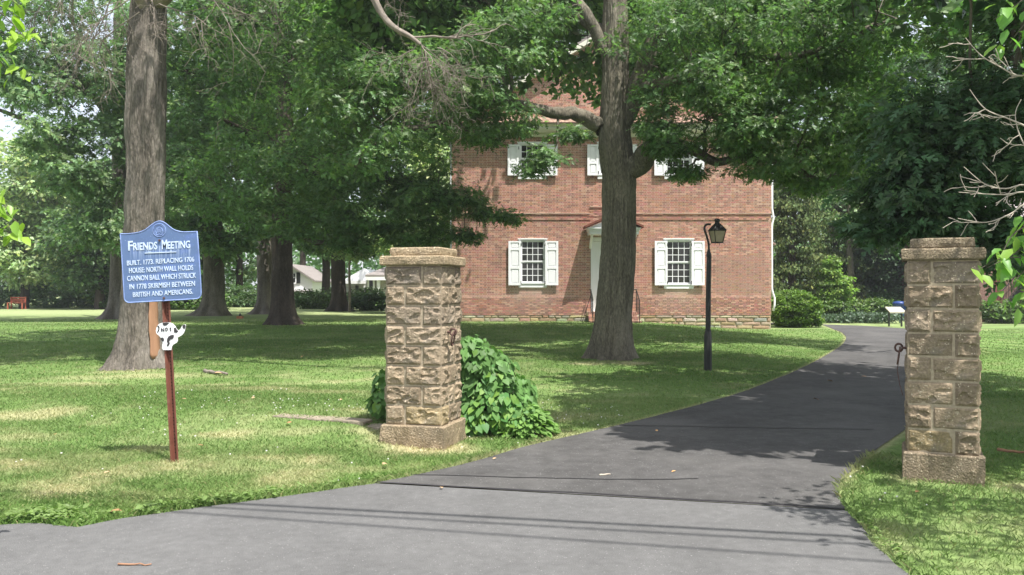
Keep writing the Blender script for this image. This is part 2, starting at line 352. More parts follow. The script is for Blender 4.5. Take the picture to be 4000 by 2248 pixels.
# lawn sheet (to the horizon), fine near the camera
def axis(a, b, step, ext):
    core = np.arange(a, b + 1e-6, step); lo = a - np.array([x for x in ext][::-1]); hi = b + np.array(ext); return np.concatenate([lo, core, hi])
EXT = [.5,1.5,3,5,8,12,18,28,45,80,150,300]
gx = axis(-16, 18, .13, EXT); gy = axis(4, 36, .13, EXT)
GXm, GYm = np.meshgrid(gx, gy); sdm = asphalt_sd(GXm, GYm)
Hm = ground_h(GXm, GYm, sdm) - .008
Hm[sdm < -.2] = -.02
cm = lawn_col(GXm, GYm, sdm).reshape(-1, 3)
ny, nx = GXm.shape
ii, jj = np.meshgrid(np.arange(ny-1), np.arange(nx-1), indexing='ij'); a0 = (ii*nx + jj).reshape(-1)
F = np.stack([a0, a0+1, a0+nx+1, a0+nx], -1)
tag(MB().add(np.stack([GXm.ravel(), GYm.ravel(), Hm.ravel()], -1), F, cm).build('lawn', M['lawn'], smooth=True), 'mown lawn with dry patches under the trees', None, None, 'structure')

def sheet(name, poly, z, m, label):
    from mathutils.geometry import delaunay_2d_cdt
    n = len(poly); vv, ee, ff, *_ = delaunay_2d_cdt([Vector((float(p[0]), float(p[1]))) for p in poly], [], [list(range(n))], 1, 1e-7)
    me = bpy.data.meshes.new(name); me.from_pydata([(v.x, v.y, z) for v in vv], [], [tuple(f) if ((vv[f[1]]-vv[f[0]]).cross(vv[f[2]]-vv[f[0]]) > 0) else tuple(f)[::-1] for f in ff])
    me.materials.append(m); o = bpy.data.objects.new(name, me); COL.objects.link(o); return tag(o, label, None, None, 'structure')
sheet('driveway', DRIVE, .004, M['drive'], 'dark asphalt driveway running between the two stone piers')
sheet('road', ROAD, .000, M['road'], 'lighter grey asphalt street and apron in the foreground')
js = spline([G(940,1214), G(1190,1228), G(1450,1241), G(1700,1256), G(1930,1269), G(2128,1283)], 14)
js = jitter(js, .012, 71)
off = np.array([.0, .018])
sheet('tar_seam', np.concatenate([js + off, (js - off)[::-1]]), .008, M['tar'], 'black tar joint between street and driveway')
js2 = jitter(spline([G(1020,1195), G(1300,1203), G(1600,1208), G(1760,1206)], 12), .02, 73)
sheet('crack', np.concatenate([js2 + [0,.010], (js2 - [0,.010])[::-1]]), .0085, M['tar'], 'thin crack across the driveway')
js3 = jitter(spline([G(1560,1072), G(1700,1074), G(1900,1078), G(2200,1082)], 12), .02, 75)
sheet('crack', np.concatenate([js3 + [0,.012], (js3 - [0,.012])[::-1]]), .0085, M['tar'], 'thin crack across the driveway by the shaded bend')

# ------------------------------------------------------------------ the brick meeting house (front wall on the plane Y = 35)
YH = 35.0
def hx(x): return (x - 1288) * YH / FPX
def hz(y): return EYE - (y - 732) * YH / FPX
HX0, HX1 = hx(1137), hx(1940)
Z_BR = hz(793); Z_BELT = hz(540.5); Z_EAVE = hz(345); APEX = (hx(1538), hz(66)); SLOPE = .60
house = thing('brick_meeting_house', 'two-storey red brick meeting house with white shutters and a pedimented door', 'building', (hx(1538), YH, 0))
HO = house.location.copy()
def H(mb, name, m, parent=None, smooth=False, bevel=0, label=None):
    mb.V = [v - np.array([HO.x, HO.y, 0]) if parent is None or parent is house else v - np.array([HO.x, HO.y, 0]) for v in mb.V]
    o = mb.build(name, m, parent or house, smooth, bevel=bevel)
    if label: o['label'] = label
    return o
# openings: x0,x1,z0,z1
WL = [('lower',1340,1304.5,1375.5,601,724), ('lower',1707,1669.5,1744.5,601,727), ('upper',1339,1303,1375,358,451), ('upper',1539,1503,1575,358,451), ('upper',1707,1671,1743,358,451)]
OPEN = [(hx(a)+.03, hx(b)-.03, hz(d)+.02, hz(c)-.02) for _, _, a, b, c, d in WL]
DOOR = (hx(1486), hx(1590), hz(784), hz(598)); OPEN.append(DOOR)
# mortar body in cells round the openings
xs = sorted({HX0, HX1, *[o[0] for o in OPEN], *[o[1] for o in OPEN]}); zs = sorted({Z_BR, Z_EAVE+.6, *[o[2] for o in OPEN], *[o[3] for o in OPEN]})
wall = MB()
for i in range(len(xs)-1):
    for j in range(len(zs)-1):
        cx, cz = (xs[i]+xs[i+1])/2, (zs[j]+zs[j+1])/2
        if any(o[0] < cx < o[1] and o[2] < cz < o[3] for o in OPEN): continue
        wall.box(xs[i], xs[i+1], YH+.008, YH+.33, zs[j], zs[j+1])
ztop = Z_EAVE + .6
zr = APEX[1] - SLOPE * (APEX[0] - HX0)
wall.prism([(HX0, ztop+.0), (HX1, ztop+.0), (HX1, max(zr, ztop+.01)), (APEX[0], APEX[1]), (HX0, max(zr, ztop+.01))], YH+.008, YH+.33)
LEN = 15.0
wall.box(HX0, HX0+.3, YH+.33, YH+LEN, 0, zr); wall.box(HX1-.3, HX1, YH+.33, YH+LEN, 0, zr); wall.box(HX0, HX1, YH+LEN-.3, YH+LEN-.002, 0, zr)
wall_o = H(wall, 'wall', M['mortar'])
# bricks: Flemish bond, real blocks proud of the joints
CH = .0700; BH = .053; SL, HD, J = .198, .094, .014
rngb = random.Random(5)
def brick_col(header):
    t = rngb.random()
    if header and t < .34: c = (.235,.13,.105)
    elif t < .10: c = (.24,.13,.105)
    elif t < .28: c = (.46,.245,.185)
    elif t < .36: c = (.44,.28,.21)
    else: c = (.345+rngb.uniform(-.04,.04), .172+rngb.uniform(-.02,.03), .133+rngb.uniform(-.015,.02))
    return c
def stain(x, z):        # lime bloom under the sills and along the water table
    s = 0
    for o in (OPEN[0], OPEN[1]):
        if o[0]-.6 < x < o[1]+.6 and z < o[2]: s = max(s, .55*math.exp(-((o[2]-z)/.8)**2) * max(0, 1-max(0, abs(x-(o[0]+o[1])/2)-.65)/.6))
    s = max(s, .35*math.exp(-((z-hz(748))/.06)**2))
    return s * (.45 + .9*float(vn(x*2, z*3, 0, 5)))
brickV, brickF, brickC = [], [], []
singles = []
def put_brick(x0, x1, z0, y0=YH, header=False, bh=BH, dark=0):
    c = np.array(brick_col(header)); s = min(.8, stain((x0+x1)/2, z0)); c = c*(1-s) + np.array([.47,.36,.30])*s
    c = c * (1-dark)
    V, F = box_vf(x0, x1, y0 - rngb.uniform(0, .003), YH+.03, z0, z0+bh)
    F = F[[0,1,2,3,5]]
    brickV.append(V); brickF.append(F + 8*(len(brickV)-1)); brickC.append(np.tile(c*1.14, (8,1)))
def belt_at(x, z):       # projecting courses
    mid = abs(x - hx(1538)) < (1538-1484)*YH/FPX
    zb = hz(540.5)
    return False
row = 0; z = Z_BR + .005
SREG = (hx(1797), hx(1928), hz(742), hz(640))
while z + BH < APEX[1] - .1:
    lim = HX1 if z < zr else APEX[0] + (APEX[1]-z-BH)/SLOPE - .02
    lo = HX0 if z < zr else APEX[0] - (APEX[1]-z-BH)/SLOPE + .02
    segs = [(lo, lim)]
    for o in OPEN:
        if z + BH > o[2] and z < o[3]:
            ns = []
            for a, b in segs:
                if o[1] <= a or o[0] >= b: ns.append((a, b)); continue
                if o[0] > a: ns.append((a, o[0]))
                if o[1] < b: ns.append((o[1], b))
            segs = ns
    x = HX0 + (0 if row % 2 == 0 else -(SL+HD)/2 - J*0) ; k = 0
    while x < lim:
        header = (k % 2 == 1); wdt = HD if header else SL
        for a, b in segs:
            u0, u1 = max(x, a+.004), min(x+wdt, b-.004)
            if u1 - u0 > .02:
                full = abs((u1-u0) - wdt) < 1e-6
                if full and len(singles) < 300 and SREG[0] < x and x+wdt < SREG[1] and SREG[2] < z < SREG[3]:
                    singles.append((x, z, header))
                else:
                    prj = 0
                    if x < HX1-.1:
                        zz = hz(540.5); inm = abs((u0+u1)/2 - hx(1538)) < .90
                        if inm: zz = hz(523)
                        if abs(z - (zz-.03)) < CH/2: prj = .045
                        elif abs(z - (zz-.03-.20)) < CH/2 and not inm: prj = .03
                        elif zz-.23 < z < zz-.03 and not inm: prj = .02
                        if inm and zz - .42 < z < zz-.05: prj = max(prj, .02)
                        if z < hz(748): prj = .022
                    put_brick(u0, u1, z, YH - prj, header, dark=.0)
        x += wdt + J; k += 1
    row += 1; z += CH
bm_ = MB(); bm_.add(np.concatenate(brickV), np.concatenate(brickF), np.concatenate(brickC))
bo = H(bm_, 'brickwork', M['brick']); bo['kind'] = 'stuff'
variants = {}
for hd in (False, True):
    variants[hd] = []
    for i in range(10):
        c = brick_col(hd); mb = MB(); wdt = HD if hd else SL; V, Fb = box_vf(0, wdt, -.001-.002*(i % 3)/2, .03, 0, BH); mb.add(V, Fb[[0,1,2,3,5]], tuple(v*1.14 for v in c))
        o = mb.build('brick', M['brick']); variants[hd].append(o.data); bpy.data.objects.remove(o)
for x, z, hd in singles:
    link_mesh('brick', rngb.choice(variants[hd]), house, (x-HO.x, 0, z))
# dark mortar soffit strips make the belt read: moulded brick cap
mb = MB()
for x0, x1, zz in ((HX0-.01, hx(1484), hz(538.5)), (hx(1592), HX1+.01, hz(538.5)), (hx(1484), hx(1592), hz(521.5))):
    mb.box(x0, x1, YH-.055, YH+.01, zz-.002, zz+.035)
H(mb, 'belt_cap', mat('lime_mortar_cap', (.42,.31,.24), .9, .1, noise=[(6,.25,4)]))
# side wall water table at the corner, downspouts
mb = MB(); mb.rod([(HX0-.05, YH+.06, hz(800)), (HX0-.05, YH+.06, hz(345))], .035, 8)
H(mb, 'downspout', mat('grey_downspout', (.42,.43,.42), .5, .4), smooth=True, label='grey downspout at the left corner')
mb = MB(); X = HX1
path = [(1944,345),(1944,525),(1948,548),(1943.5,566),(1943.5,727),(1945,735),(1950,750),(1950,768),(1947,783)]
mb.rod([(hx(a), YH+.09, hz(b)) for a, b in path], .045, 8)
H(mb, 'downspout', M['white'], smooth=True, label='white downspout with bends at the right corner')
# foundation stones
mb = MB(); mb.box(HX0+.01, HX1-.01, YH+.02, YH+.32, -.4, Z_BR-.002); H(mb, 'foundation', M['grout'])
x = HX0; rs = random.Random(9); rows = [(Z_BR-.012, .13)]
def stone_mesh(w_, h_, rs, colr):
    n = rs.choice([5,6,7]); pts = []
    cor = [(0,0),(w_,0),(w_,h_),(0,h_)]
    poly = [(rs.uniform(0,.03), rs.uniform(0,.02)), (w_*.5+rs.uniform(-.1,.1)*w_, rs.uniform(-.006,.015)), (w_-rs.uniform(0,.03), rs.uniform(0,.02)), (w_-rs.uniform(0,.02), h_-rs.uniform(0,.025)), (w_*.45+rs.uniform(-.1,.1)*w_, h_-rs.uniform(-.004,.015)), (rs.uniform(0,.03), h_-rs.uniform(0,.03))]
    n = len(poly); cx, cz = w_/2, h_/2; fr = rs.uniform(.01,.03)
    V = [(p[0], .03, p[1]) for p in poly] + [(p[0], 0, p[1]) for p in poly] + [(cx+(p[0]-cx)*.8, -fr, cz+(p[1]-cz)*.75) for p in poly] + [(cx, -fr-.006, cz)]
    F = [(i, (i+1) % n, (i+1) % n+n, i+n) for i in range(n)] + [(i+n, (i+1) % n+n, (i+1) % n+2*n, i+2*n) for i in range(n)] + [(i+2*n, (i+1) % n+2*n, 3*n) for i in range(n)]
    return V, F
cols = [(.36,.29,.18),(.40,.34,.23),(.29,.21,.14),(.46,.39,.28),(.27,.255,.21),(.35,.24,.16),(.33,.28,.20)]
zt = Z_BR - .012
level = 0
while zt > .02 - .06:
    h_ = [.11,.17,.14,.16,.13][level % 5]; x = HX0 + .02
    while x < HX1 - .06:
        w_ = min(rs.uniform(.22,.75), HX1 - .02 - x)
        gnd = gh(x + w_/2, YH-.1)
        if zt > gnd - .02 and w_ > .06:
            hh = h_ * rs.uniform(.9, 1.0) - .012
            c = rs.choice(cols); V, Fc = stone_mesh(w_-.014, hh, rs, c); m_ = MB(); m_.add(V, Fc, tuple(v*rs.uniform(.85,1.1) for v in c))
            m_.build('stone', M['stone_f'], house, loc=(x-HO.x, -.004, zt-h_+rs.uniform(0,.012)))
        x += w_
    zt -= h_; level += 1

# windows: frame, sill, sashes, panes, shutters
pane_me = {}
def pane(w_, h_):
    k = (round(w_, 4), round(h_, 4))
    if k not in pane_me:
        mb = MB(); mb.box(0, w_, 0, .004, 0, h_); o = mb.build('pane', M['glass']); pane_me[k] = o.data; bpy.data.objects.remove(o)
    return pane_me[k]
def window(kind, cx, x0, x1, y0, y1, tall):
    wx0, wx1, wz0, wz1 = hx(x0), hx(x1), hz(y1), hz(y0)
    win = bpy.data.objects.new('window', None); COL.objects.link(win); win.parent = house
    base = Vector((wx0 + (wx1-wx0)/2, YH, wz0)); win.location = base - Vector((HO.x, HO.y, 0))
    def W(mb, name, m, bevel=0, label=None):
        mb.V = [v - np.array(base) for v in mb.V]; o = mb.build(name, m, win, bevel=bevel)
        if label: o['label'] = label
        return o
    f = .10     # frame face
    sill = .20 if tall else .19
    mb = MB()
    mb.box(wx0, wx0+f, YH-.045, YH+.14, wz0+sill, wz1-.10); mb.box(wx1-f, wx1, YH-.045, YH+.14, wz0+sill, wz1-.10)
    mb.box(wx0, wx1, YH-.05, YH+.14, wz1-.10, wz1-.04); mb.box(wx0-.03, wx1+.03, YH-.09, YH+.14, wz1-.04, wz1)
    W(mb, 'frame', M['white'], .006)
    mb = MB(); mb.box(wx0, wx1, YH-.055, YH+.14, wz0, wz0+sill-.045); mb.box(wx0-.015, wx1+.015, YH-.085, YH+.14, wz0+sill-.045, wz0+sill-.002)
    W(mb, 'sill', M['white'], .006)
    gx0, gx1, gz0, gz1 = wx0+f, wx1-f, wz0+sill, wz1-.10
    gm = (gz0+gz1)/2 + (0 if tall else .02)
    nr = 3 if tall else 2
    for (a, b, yy) in ((gz0, gm, YH+.045), (gm, gz1, YH+.015)):
        mb = MB(); st = .055; mu = .026
        mb.box(gx0, gx0+st, yy, yy+.035, a, b); mb.box(gx1-st, gx1, yy, yy+.035, a, b); mb.box(gx0+st, gx1-st, yy, yy+.035, a, a+st); mb.box(gx0+st, gx1-st, yy, yy+.035, b-st*.8, b)
        ix0, ix1, iz0, iz1 = gx0+st, gx1-st, a+st, b-st*.8; pw = (ix1-ix0-3*mu)/4; ph = (iz1-iz0-(nr-1)*mu)/nr
        for i in range(3): mb.box(ix0+pw*(i+1)+mu*i, ix0+(pw+mu)*(i+1), yy+.006, yy+.03, iz0, iz1)
        for j in range(nr-1):
            zz = iz0+ph*(j+1)+mu*j
            for i in range(4): mb.box(ix0+(pw+mu)*i, ix0+(pw+mu)*i+pw, yy+.006, yy+.03, zz, zz+mu)
        W(mb, 'sash', M['white'])
        pm = pane(pw+.006, ph+.006)
        for i in range(4):
            for j in range(nr):
                o = link_mesh('pane', pm, win, Vector((ix0+(pw+mu)*i-.003, yy+.018, iz0+(ph+mu)*j-.003)) - base, (R_(rnd.uniform(-.8,.8)), 0, R_(rnd.uniform(-.8,.8))))
    sw = (1304.5-1279)*YH/FPX + .06 if tall else (1305-1277)*YH/FPX
    for s in (-1, 1):
        if tall: a, b, top, bot = ((1279, 1311, 607.5, 718.5) if s < 0 else (1371, 1404, 607.5, 718.5))
        else: a, b, top, bot = ((1277, 1305, 365, 443) if s < 0 else (1371, 1402, 365, 443))
        dx = cx - (1340 if tall else 1339); sx0, sx1, sz0, sz1 = hx(a+dx), hx(b+dx), hz(bot), hz(top)
        mb = MB(); yb = YH-.105; t = .032; r = .095
        mb.box(sx0, sx1, yb, yb+.012, sz0, sz1)                       # ground panel
        zc = [sz0+r, sz0+(sz1-sz0)*.37, sz0+(sz1-sz0)*.40+r*.6, sz1-(sz1-sz0)*.21, sz1-(sz1-sz0)*.21+r*.8, sz1-r*.7] if tall else [sz0+r*.9, sz0+(sz1-sz0)*.37, sz0+(sz1-sz0)*.37+r*.9, sz1-r*.8]
        mb.box(sx0, sx0+r, yb-t, yb, sz0, sz1); mb.box(sx1-r, sx1, yb-t, yb, sz0, sz1)
        edges = [sz0] + zc + [sz1]
        for q in range(0, len(edges), 2): mb.box(sx0+r, sx1-r, yb-t, yb, edges[q], edges[q+1])
        for q in range(1, len(edges)-1, 2): mb.box(sx0+r+.04, sx1-r-.04, yb-.017, yb, edges[q]+.04, edges[q+1]-.04)
        W(mb, 'shutter', M['white'], .004)
        mb = MB(); hxx = sx1 if s < 0 else sx0
        for zz in (sz0+.12, sz1-.15): mb.box(hxx-.015, hxx+.015, yb-.045, yb-.033, zz-.06, zz+.06)
        mb.box((sx0+sx1)/2-.012, (sx0+sx1)/2+.012, YH-.12, YH-.02, sz0-.07, sz0-.045); mb.box((sx0+sx1)/2-.012, (sx0+sx1)/2+.012, YH-.13, YH-.115, sz0-.10, sz0+.02)
        W(mb, 'hinge', M['iron'])
    mb = MB(); mb.box(gx0-.05, gx1+.05, YH+.18, YH+.2, gz0-.05, gz1+.05); 
for kind, cx, a, b, c, d in WL: window(kind, cx, a, b, c, d, kind == 'lower')
# dark sheet standing in for the unlit rooms behind the windows
mb = MB(); mb.box(HX0+.31, HX1-.31, YH+.45, YH+.5, .4, Z_EAVE); H(mb, 'interior_dark_sheet', mat('dark_interior', (.05,.045,.04), .9, .1))

# pent eave across the front gable
px0, px1 = hx(1188), HX1 + .35
px0 = HX0 - .35
mb = MB()
prof = [(YH-.02, hz(346)), (YH-.12, hz(346)), (YH-.16, hz(341)), (YH-.16, hz(336)), (YH-.40, hz(334)), (YH-.46, hz(329)), (YH-.46, hz(323.5)), (YH-.54, hz(320)), (YH-.55, hz(317.5)), (YH-.02, hz(317.5))]
def extrude_x(mb, prof, x0, x1, col=None):
    n = len(prof); V = [(x0, p[0], p[1]) for p in prof] + [(x1, p[0], p[1]) for p in prof]
    F = [tuple(range(n)), tuple(range(n, 2*n))[::-1]] + [(i, (i+1) % n, (i+1) % n+n, i+n) for i in range(n)]; mb.add(V, F, col)
extrude_x(mb, prof, px0, px1); H(mb, 'cornice', M['cream'])
mb = MB(); n_ = 5
for i in range(n_):
    t0, t1 = i/n_, (i+1.25)/n_; y0, y1 = YH-.62+.60*t0, YH-.62+.60*min(t1,1); z0, z1 = hz(316)+.36*t0, hz(316)+.36*min(t1,1)
    x = px0
    while x < px1:
        w_ = min(rnd.uniform(.1,.19), px1-x); q = rnd.uniform(0,.012); c = rnd.uniform(.7,1.15)
        V = [(x,y0-q,z0),(x+w_-.008,y0-q,z0),(x+w_-.008,y1,z1-.012),(x,y1,z1-.012),(x,y0-q,z0+.022),(x+w_-.008,y0-q,z0+.022),(x+w_-.008,y1,z1+.004),(x,y1,z1+.004)]
        mb.add(V, box_vf(0,1,0,1,0,1)[1], (c, c*.97, c*.94)); x += w_
o = H(mb, 'pent_roof_shingles', M['shingle']); o['kind'] = 'stuff'
# main roof: two slopes with white rake boards
mb = MB(); ov = .45; t = .12
for s in (-1, 1):
    ex = HX0 - .45 if s < 0 else HX1 + .45; ez = APEX[1] + .12 - SLOPE*abs(APEX[0]-ex)
    y0, y1 = YH - .3, YH + LEN + .3
    V = [(APEX[0], y0, APEX[1]+.12), (ex, y0, ez), (ex, y1, ez), (APEX[0], y1, APEX[1]+.12)]; V += [(a, b, c-t) for a, b, c in V]
    mb.add(V, [(0,1,2,3),(4,7,6,5),(0,4,5,1),(1,5,6,2),(2,6,7,3),(3,7,4,0)], (.8,.8,.8))
H(mb, 'roof', M['slate'])
mb = MB()
for s in (-1, 1):
    ex = HX0 - .45 if s < 0 else HX1 + .45; ez = APEX[1] - .02 - SLOPE*abs(APEX[0]-ex)
    V = [(APEX[0], YH-.34, APEX[1]-.02), (ex, YH-.34, ez), (ex, YH-.34, ez-.22), (APEX[0], YH-.34, APEX[1]-.24)]; V += [(a, YH-.01, c) for a, b, c in V]
    mb.add(V, [(0,1,2,3),(4,7,6,5),(0,4,5,1),(1,5,6,2),(2,6,7,3),(3,7,4,0)])
H(mb, 'rake_board', M['cream'])
# rear porch seen past the right corner
mb = MB(); V = [(HX1-.2, YH+7, 3.75),(HX1+.78, YH+6.9, 3.2),(HX1+.78, YH+11, 3.2),(HX1-.2, YH+11, 3.75)]
ppx, ppz = (1952-1288)*41.9/FPX, EYE-(613-732)*41.9/FPX
V = [(HX1-.2, YH+6.9, ppz+1.5),(ppx, YH+6.9, ppz),(ppx, YH+11, ppz),(HX1-.2, YH+11, ppz+1.5)]; V += [(a,b,c-.09) for a,b,c in V]
mb.add(V, [(0,1,2,3),(4,7,6,5),(0,4,5,1),(1,5,6,2),(2,6,7,3),(3,7,4,0)], (.7,.7,.75)); H(mb, 'side_porch_roof', M['shingle'])
# door with pedimented hood
dx0, dx1, dz0, dz1 = DOOR; dc = hx(1538)
mb = MB(); mb.box(dx0, dx0+.13, YH-.03, YH+.2, dz0, dz1); mb.box(dx1-.13, dx1, YH-.03, YH+.2, dz0, dz1); mb.box(dx0+.13, dx1-.13, YH-.03, YH+.2, dz1-.16, dz1); H(mb, 'door_frame', M['white'], bevel=.006)
for s in (0, 1):
    a = dx0+.14 + s*((dx1-dx0)/2-.14); b = a + (dx1-dx0)/2-.145
    mb = MB(); mb.box(a, b, YH+.10, YH+.13, dz0, dz1-.17)
    for q0, q1 in ((.18, .95), (1.08, 1.9), (2.02, 2.75)):
        mb.box(a+.1, b-.1, YH+.085, YH+.1, dz0+q0, dz0+q1)
    d_ = H(mb, 'door', M['white'], bevel=.005)
    k = MB(); kx = b-.07 if s == 0 else a+.07; k.lathe([(.012,0),(.03,.015),(.035,.03),(.02,.05)], 10); ko = k.build('handle', M['iron'], d_, True); ko.rotation_euler = (R_(90),0,0); ko.location = (kx-HO.x, .085, dz0+1.05)
hw = (1538-1473)*YH/FPX * 33.9/35; yh0 = YH - 1.02
zc = EYE-(591-732)*(yh0)/FPX
pw_ = (1538-1472)*yh0/FPX; zb0 = EYE-(588-732)*yh0/FPX; zb1 = EYE-(573-732)*yh0/FPX; za = EYE-(541-732)*yh0/FPX
mb = MB(); mb.box(dc-pw_+.06, dc+pw_-.06, yh0+.05, YH-.06, zb0-.02, zb0+.12); mb.box(dc-pw_+.02, dc+pw_-.02, yh0, YH-.06, zb0+.12, zb1-.04); mb.box(dc-pw_-.02, dc+pw_+.02, yh0-.05, YH-.06, zb1-.04, zb1)
mb.prism([(dc-pw_+.05, zb1), (dc+pw_-.05, zb1), (dc, za-.06)], yh0+.06, YH-.06)
H(mb, 'pediment', M['white'])
mb = MB()
for s in (-1, 1):
    V = [(dc, yh0-.12, za), (dc+s*(pw_+.12), yh0-.12, zb1-.01), (dc+s*(pw_+.12), YH-.06, zb1-.01), (dc, YH-.06, za)]; V += [(a, b, c+.09) for a, b, c in V]
    mb.add(V, [(0,1,2,3),(4,7,6,5),(0,4,5,1),(1,5,6,2),(2,6,7,3),(3,7,4,0)], (.5,.28,.25))
H(mb, 'pediment_roof', M['shingle'])
for s in (-1, 1):
    mb = MB(); xx = dc + s*(pw_-.18); mb.rod([(xx, yh0+.15, zb0-.02), (xx, YH-.3, zb0-.30), (xx, YH-.05, zb0-.55)], .05, 6); H(mb, 'bracket', M['white'])
# brick steps
gs = gh(dc, YH-1); sw_ = (1596-1470)*YH/FPX/2
tops = [dz0-.0, dz0-.18, dz0-.36]
for i, zt in enumerate(tops):
    y0 = YH - .85 - .32*i; bot = max(gs-.05, zt-.18) if i < 2 else gs-.05
    mb = MB(); mb.box(dc-sw_+.01, dc+sw_-.01, y0+.012, YH-.03 if i == 0 else YH-.85-.32*(i-1)+.011, bot, zt-.012, (.5,.4,.32))
    st = H(mb, 'step', M['mortar'])
    mb = MB(); x = dc - sw_
    while x < dc+sw_-.05:
        mb.box(x, x+.056, y0, y0+.20, zt-.095, zt, brick_col(True)); x += .068
    x = dc - sw_
    while x < dc+sw_-.1 and zt-.10 > bot:
        mb.box(x, x+.19, y0+.004, y0+.1, zt-.165, zt-.108, brick_col(False)); x += .2025
    H(mb, 'step_bricks', M['brick'], None)['kind'] = 'stuff'
for s in (-1, 1):
    mb = MB(); xx = dc + s*(sw_-.12); pth = [(xx, YH-.04, dz0+.92), (xx, YH-.75, dz0+.92), (xx, YH-1.65, gs+.9)]
    mb.rod(pth, .02, 6); mb.rod([(xx, YH-.75, dz0+.92), (xx, YH-.75, dz0-.02)], .016, 6); mb.rod([(xx, YH-1.65, gs+.9), (xx, YH-1.65, gs-.02)], .016, 6)
    for q in range(5):
        f_ = (q+.5)/5; yq = YH-.75-.9*f_; zq = dz0+.92+(gs+.9-dz0-.92)*f_; mb.rod([(xx, yq, zq), (xx, yq, zq-.85)], .008, 5)
    if s < 0: mb.rod([(xx-.42, YH-1.5, gs), (xx-.08, YH-1.45, gs+1.05)], .014, 5)
    H(mb, 'handrail', M['iron'])

# ------------------------------------------------------------------ stone gate piers
def rock_block(L_, W_, Ht, faces, seed, amp=.034):
    """a rock-faced block, origin at its centre bottom; faces = which sides are exposed: 'f' (-y long), 'l' (-x end), 'r' (+x end)"""
    mb = MB(); hx_, hy_ = L_/2, W_/2
    V, F = box_vf(-hx_+.004, hx_-.004, -hy_+.004, hy_, 0, Ht); mb.add(V, F, (1,1,1))
    def disp(s, z, sl, sd2):       # quarry-faced: a rough plateau with shell-shaped spalls knocked out of it
        e = np.minimum.reduce([s, sl - s, z*1.0, Ht - z]); m = ss((e - .003) / .020)
        q = np.random.default_rng(sd2); d = .75 + .5*(fbm(s*12, z*20, 0, sd2, 3)-.5) + .25*np.sin(z/Ht*3.1)
        for _ in range(int(3 + sl*13)):
            cx_, cz_ = q.uniform(0, sl), q.uniform(.02, Ht-.02); rx_, rz_ = q.uniform(.03, .085), q.uniform(.018, .045); th_ = q.uniform(-.4, .4)
            u_ = ((s-cx_)*math.cos(th_) + (z-cz_)*math.sin(th_))/rx_; v_ = (-(s-cx_)*math.sin(th_) + (z-cz_)*math.cos(th_))/rz_; k_ = np.clip(1 - u_*u_ - v_*v_, 0, 1)
            d = np.minimum(d, .80 - q.uniform(.35, .75)*np.sqrt(k_) + (k_ <= 0)*5)
        d = d + .22*(fbm(s*45, z*45, 0, sd2+2, 2)-.5)
        return .002 + m * amp * np.maximum(d, .05)
    def face(sl, org, du, nrm, sd2):
        nu, nz = max(8, int(sl/.010)), 20
        u, z = np.meshgrid(np.linspace(0, sl, nu), np.linspace(0, Ht, nz)); d = np.maximum(disp(u, z, sl, sd2), .0015)
        d[0,:] = d[-1,:] = 0.0; d[:,0] = d[:,-1] = 0.0
        V = org[None,None,:] + u[...,None]*du + d[...,None]*nrm; V[..., 2] += z
        a = (np.arange(nz-1)[:,None]*nu + np.arange(nu-1)[None,:]).reshape(-1); F = np.stack([a, a+1, a+nu+1, a+nu], -1)
        lum = .8 + .35*fbm(u*8, z*12, 0, sd2+3)
        mb.add(V.reshape(-1,3), F, np.repeat(lum.reshape(-1,1), 3, 1))
    if 'f' in faces: face(L_, np.array([-hx_, -hy_, 0.]), np.array([1.,0,0]), np.array([0,-1.,0]), seed)
    if 'r' in faces: face(W_, np.array([hx_, -hy_, 0.]), np.array([0,1.,0]), np.array([1.,0,0]), seed+50)
    if 'l' in faces: face(W_, np.array([-hx_, hy_, 0.]), np.array([0,-1.,0]), np.array([-1.,0,0]), seed+90)
    return mb
def slab(w_, d_, h_, seed, rough=.006):
    n = 26; nz = 5; V = []; F = []
    per = []
    r = .018
    t = np.linspace(-1, 1, n)
    side = [(-w_/2 + (w_)*(k+1)/2, -d_/2) for k in t[:-1]] + [(w_/2, -d_/2 + d_*(k+1)/2) for k in t[:-1]] + [(w_/2 - w_*(k+1)/2, d_/2) for k in t[:-1]] + [(-w_/2, d_/2 - d_*(k+1)/2) for k in t[:-1]]
    m = len(side); P_ = np.array(side)
    levels = [(0, .012), (.012, .0), (h_*.5, -.002), (h_-.012, .0), (h_, .012)]
    for i, (z, ins) in enumerate(levels):
        q = P_ * (1 - 2*ins/max(w_, d_)); c = (fbm(P_[:,0]*14+seed, P_[:,1]*14, z*18, seed, 3) - .5) * rough * 2
        q = q * (1 + c[:,None]*2/w_); zz = z + (fbm(P_[:,0]*9, P_[:,1]*9, 3+z, seed+4, 2)-.5)*.008
        V.append(np.column_stack([q, zz]))
    V = np.concatenate(V)
    F = [((i*m)+j, (i*m)+(j+1) % m, (i+1)*m+(j+1) % m, (i+1)*m+j) for i in range(len(levels)-1) for j in range(m)] + [tuple(range(m))[::-1], tuple(range(4*m, 5*m))]
    return V, F
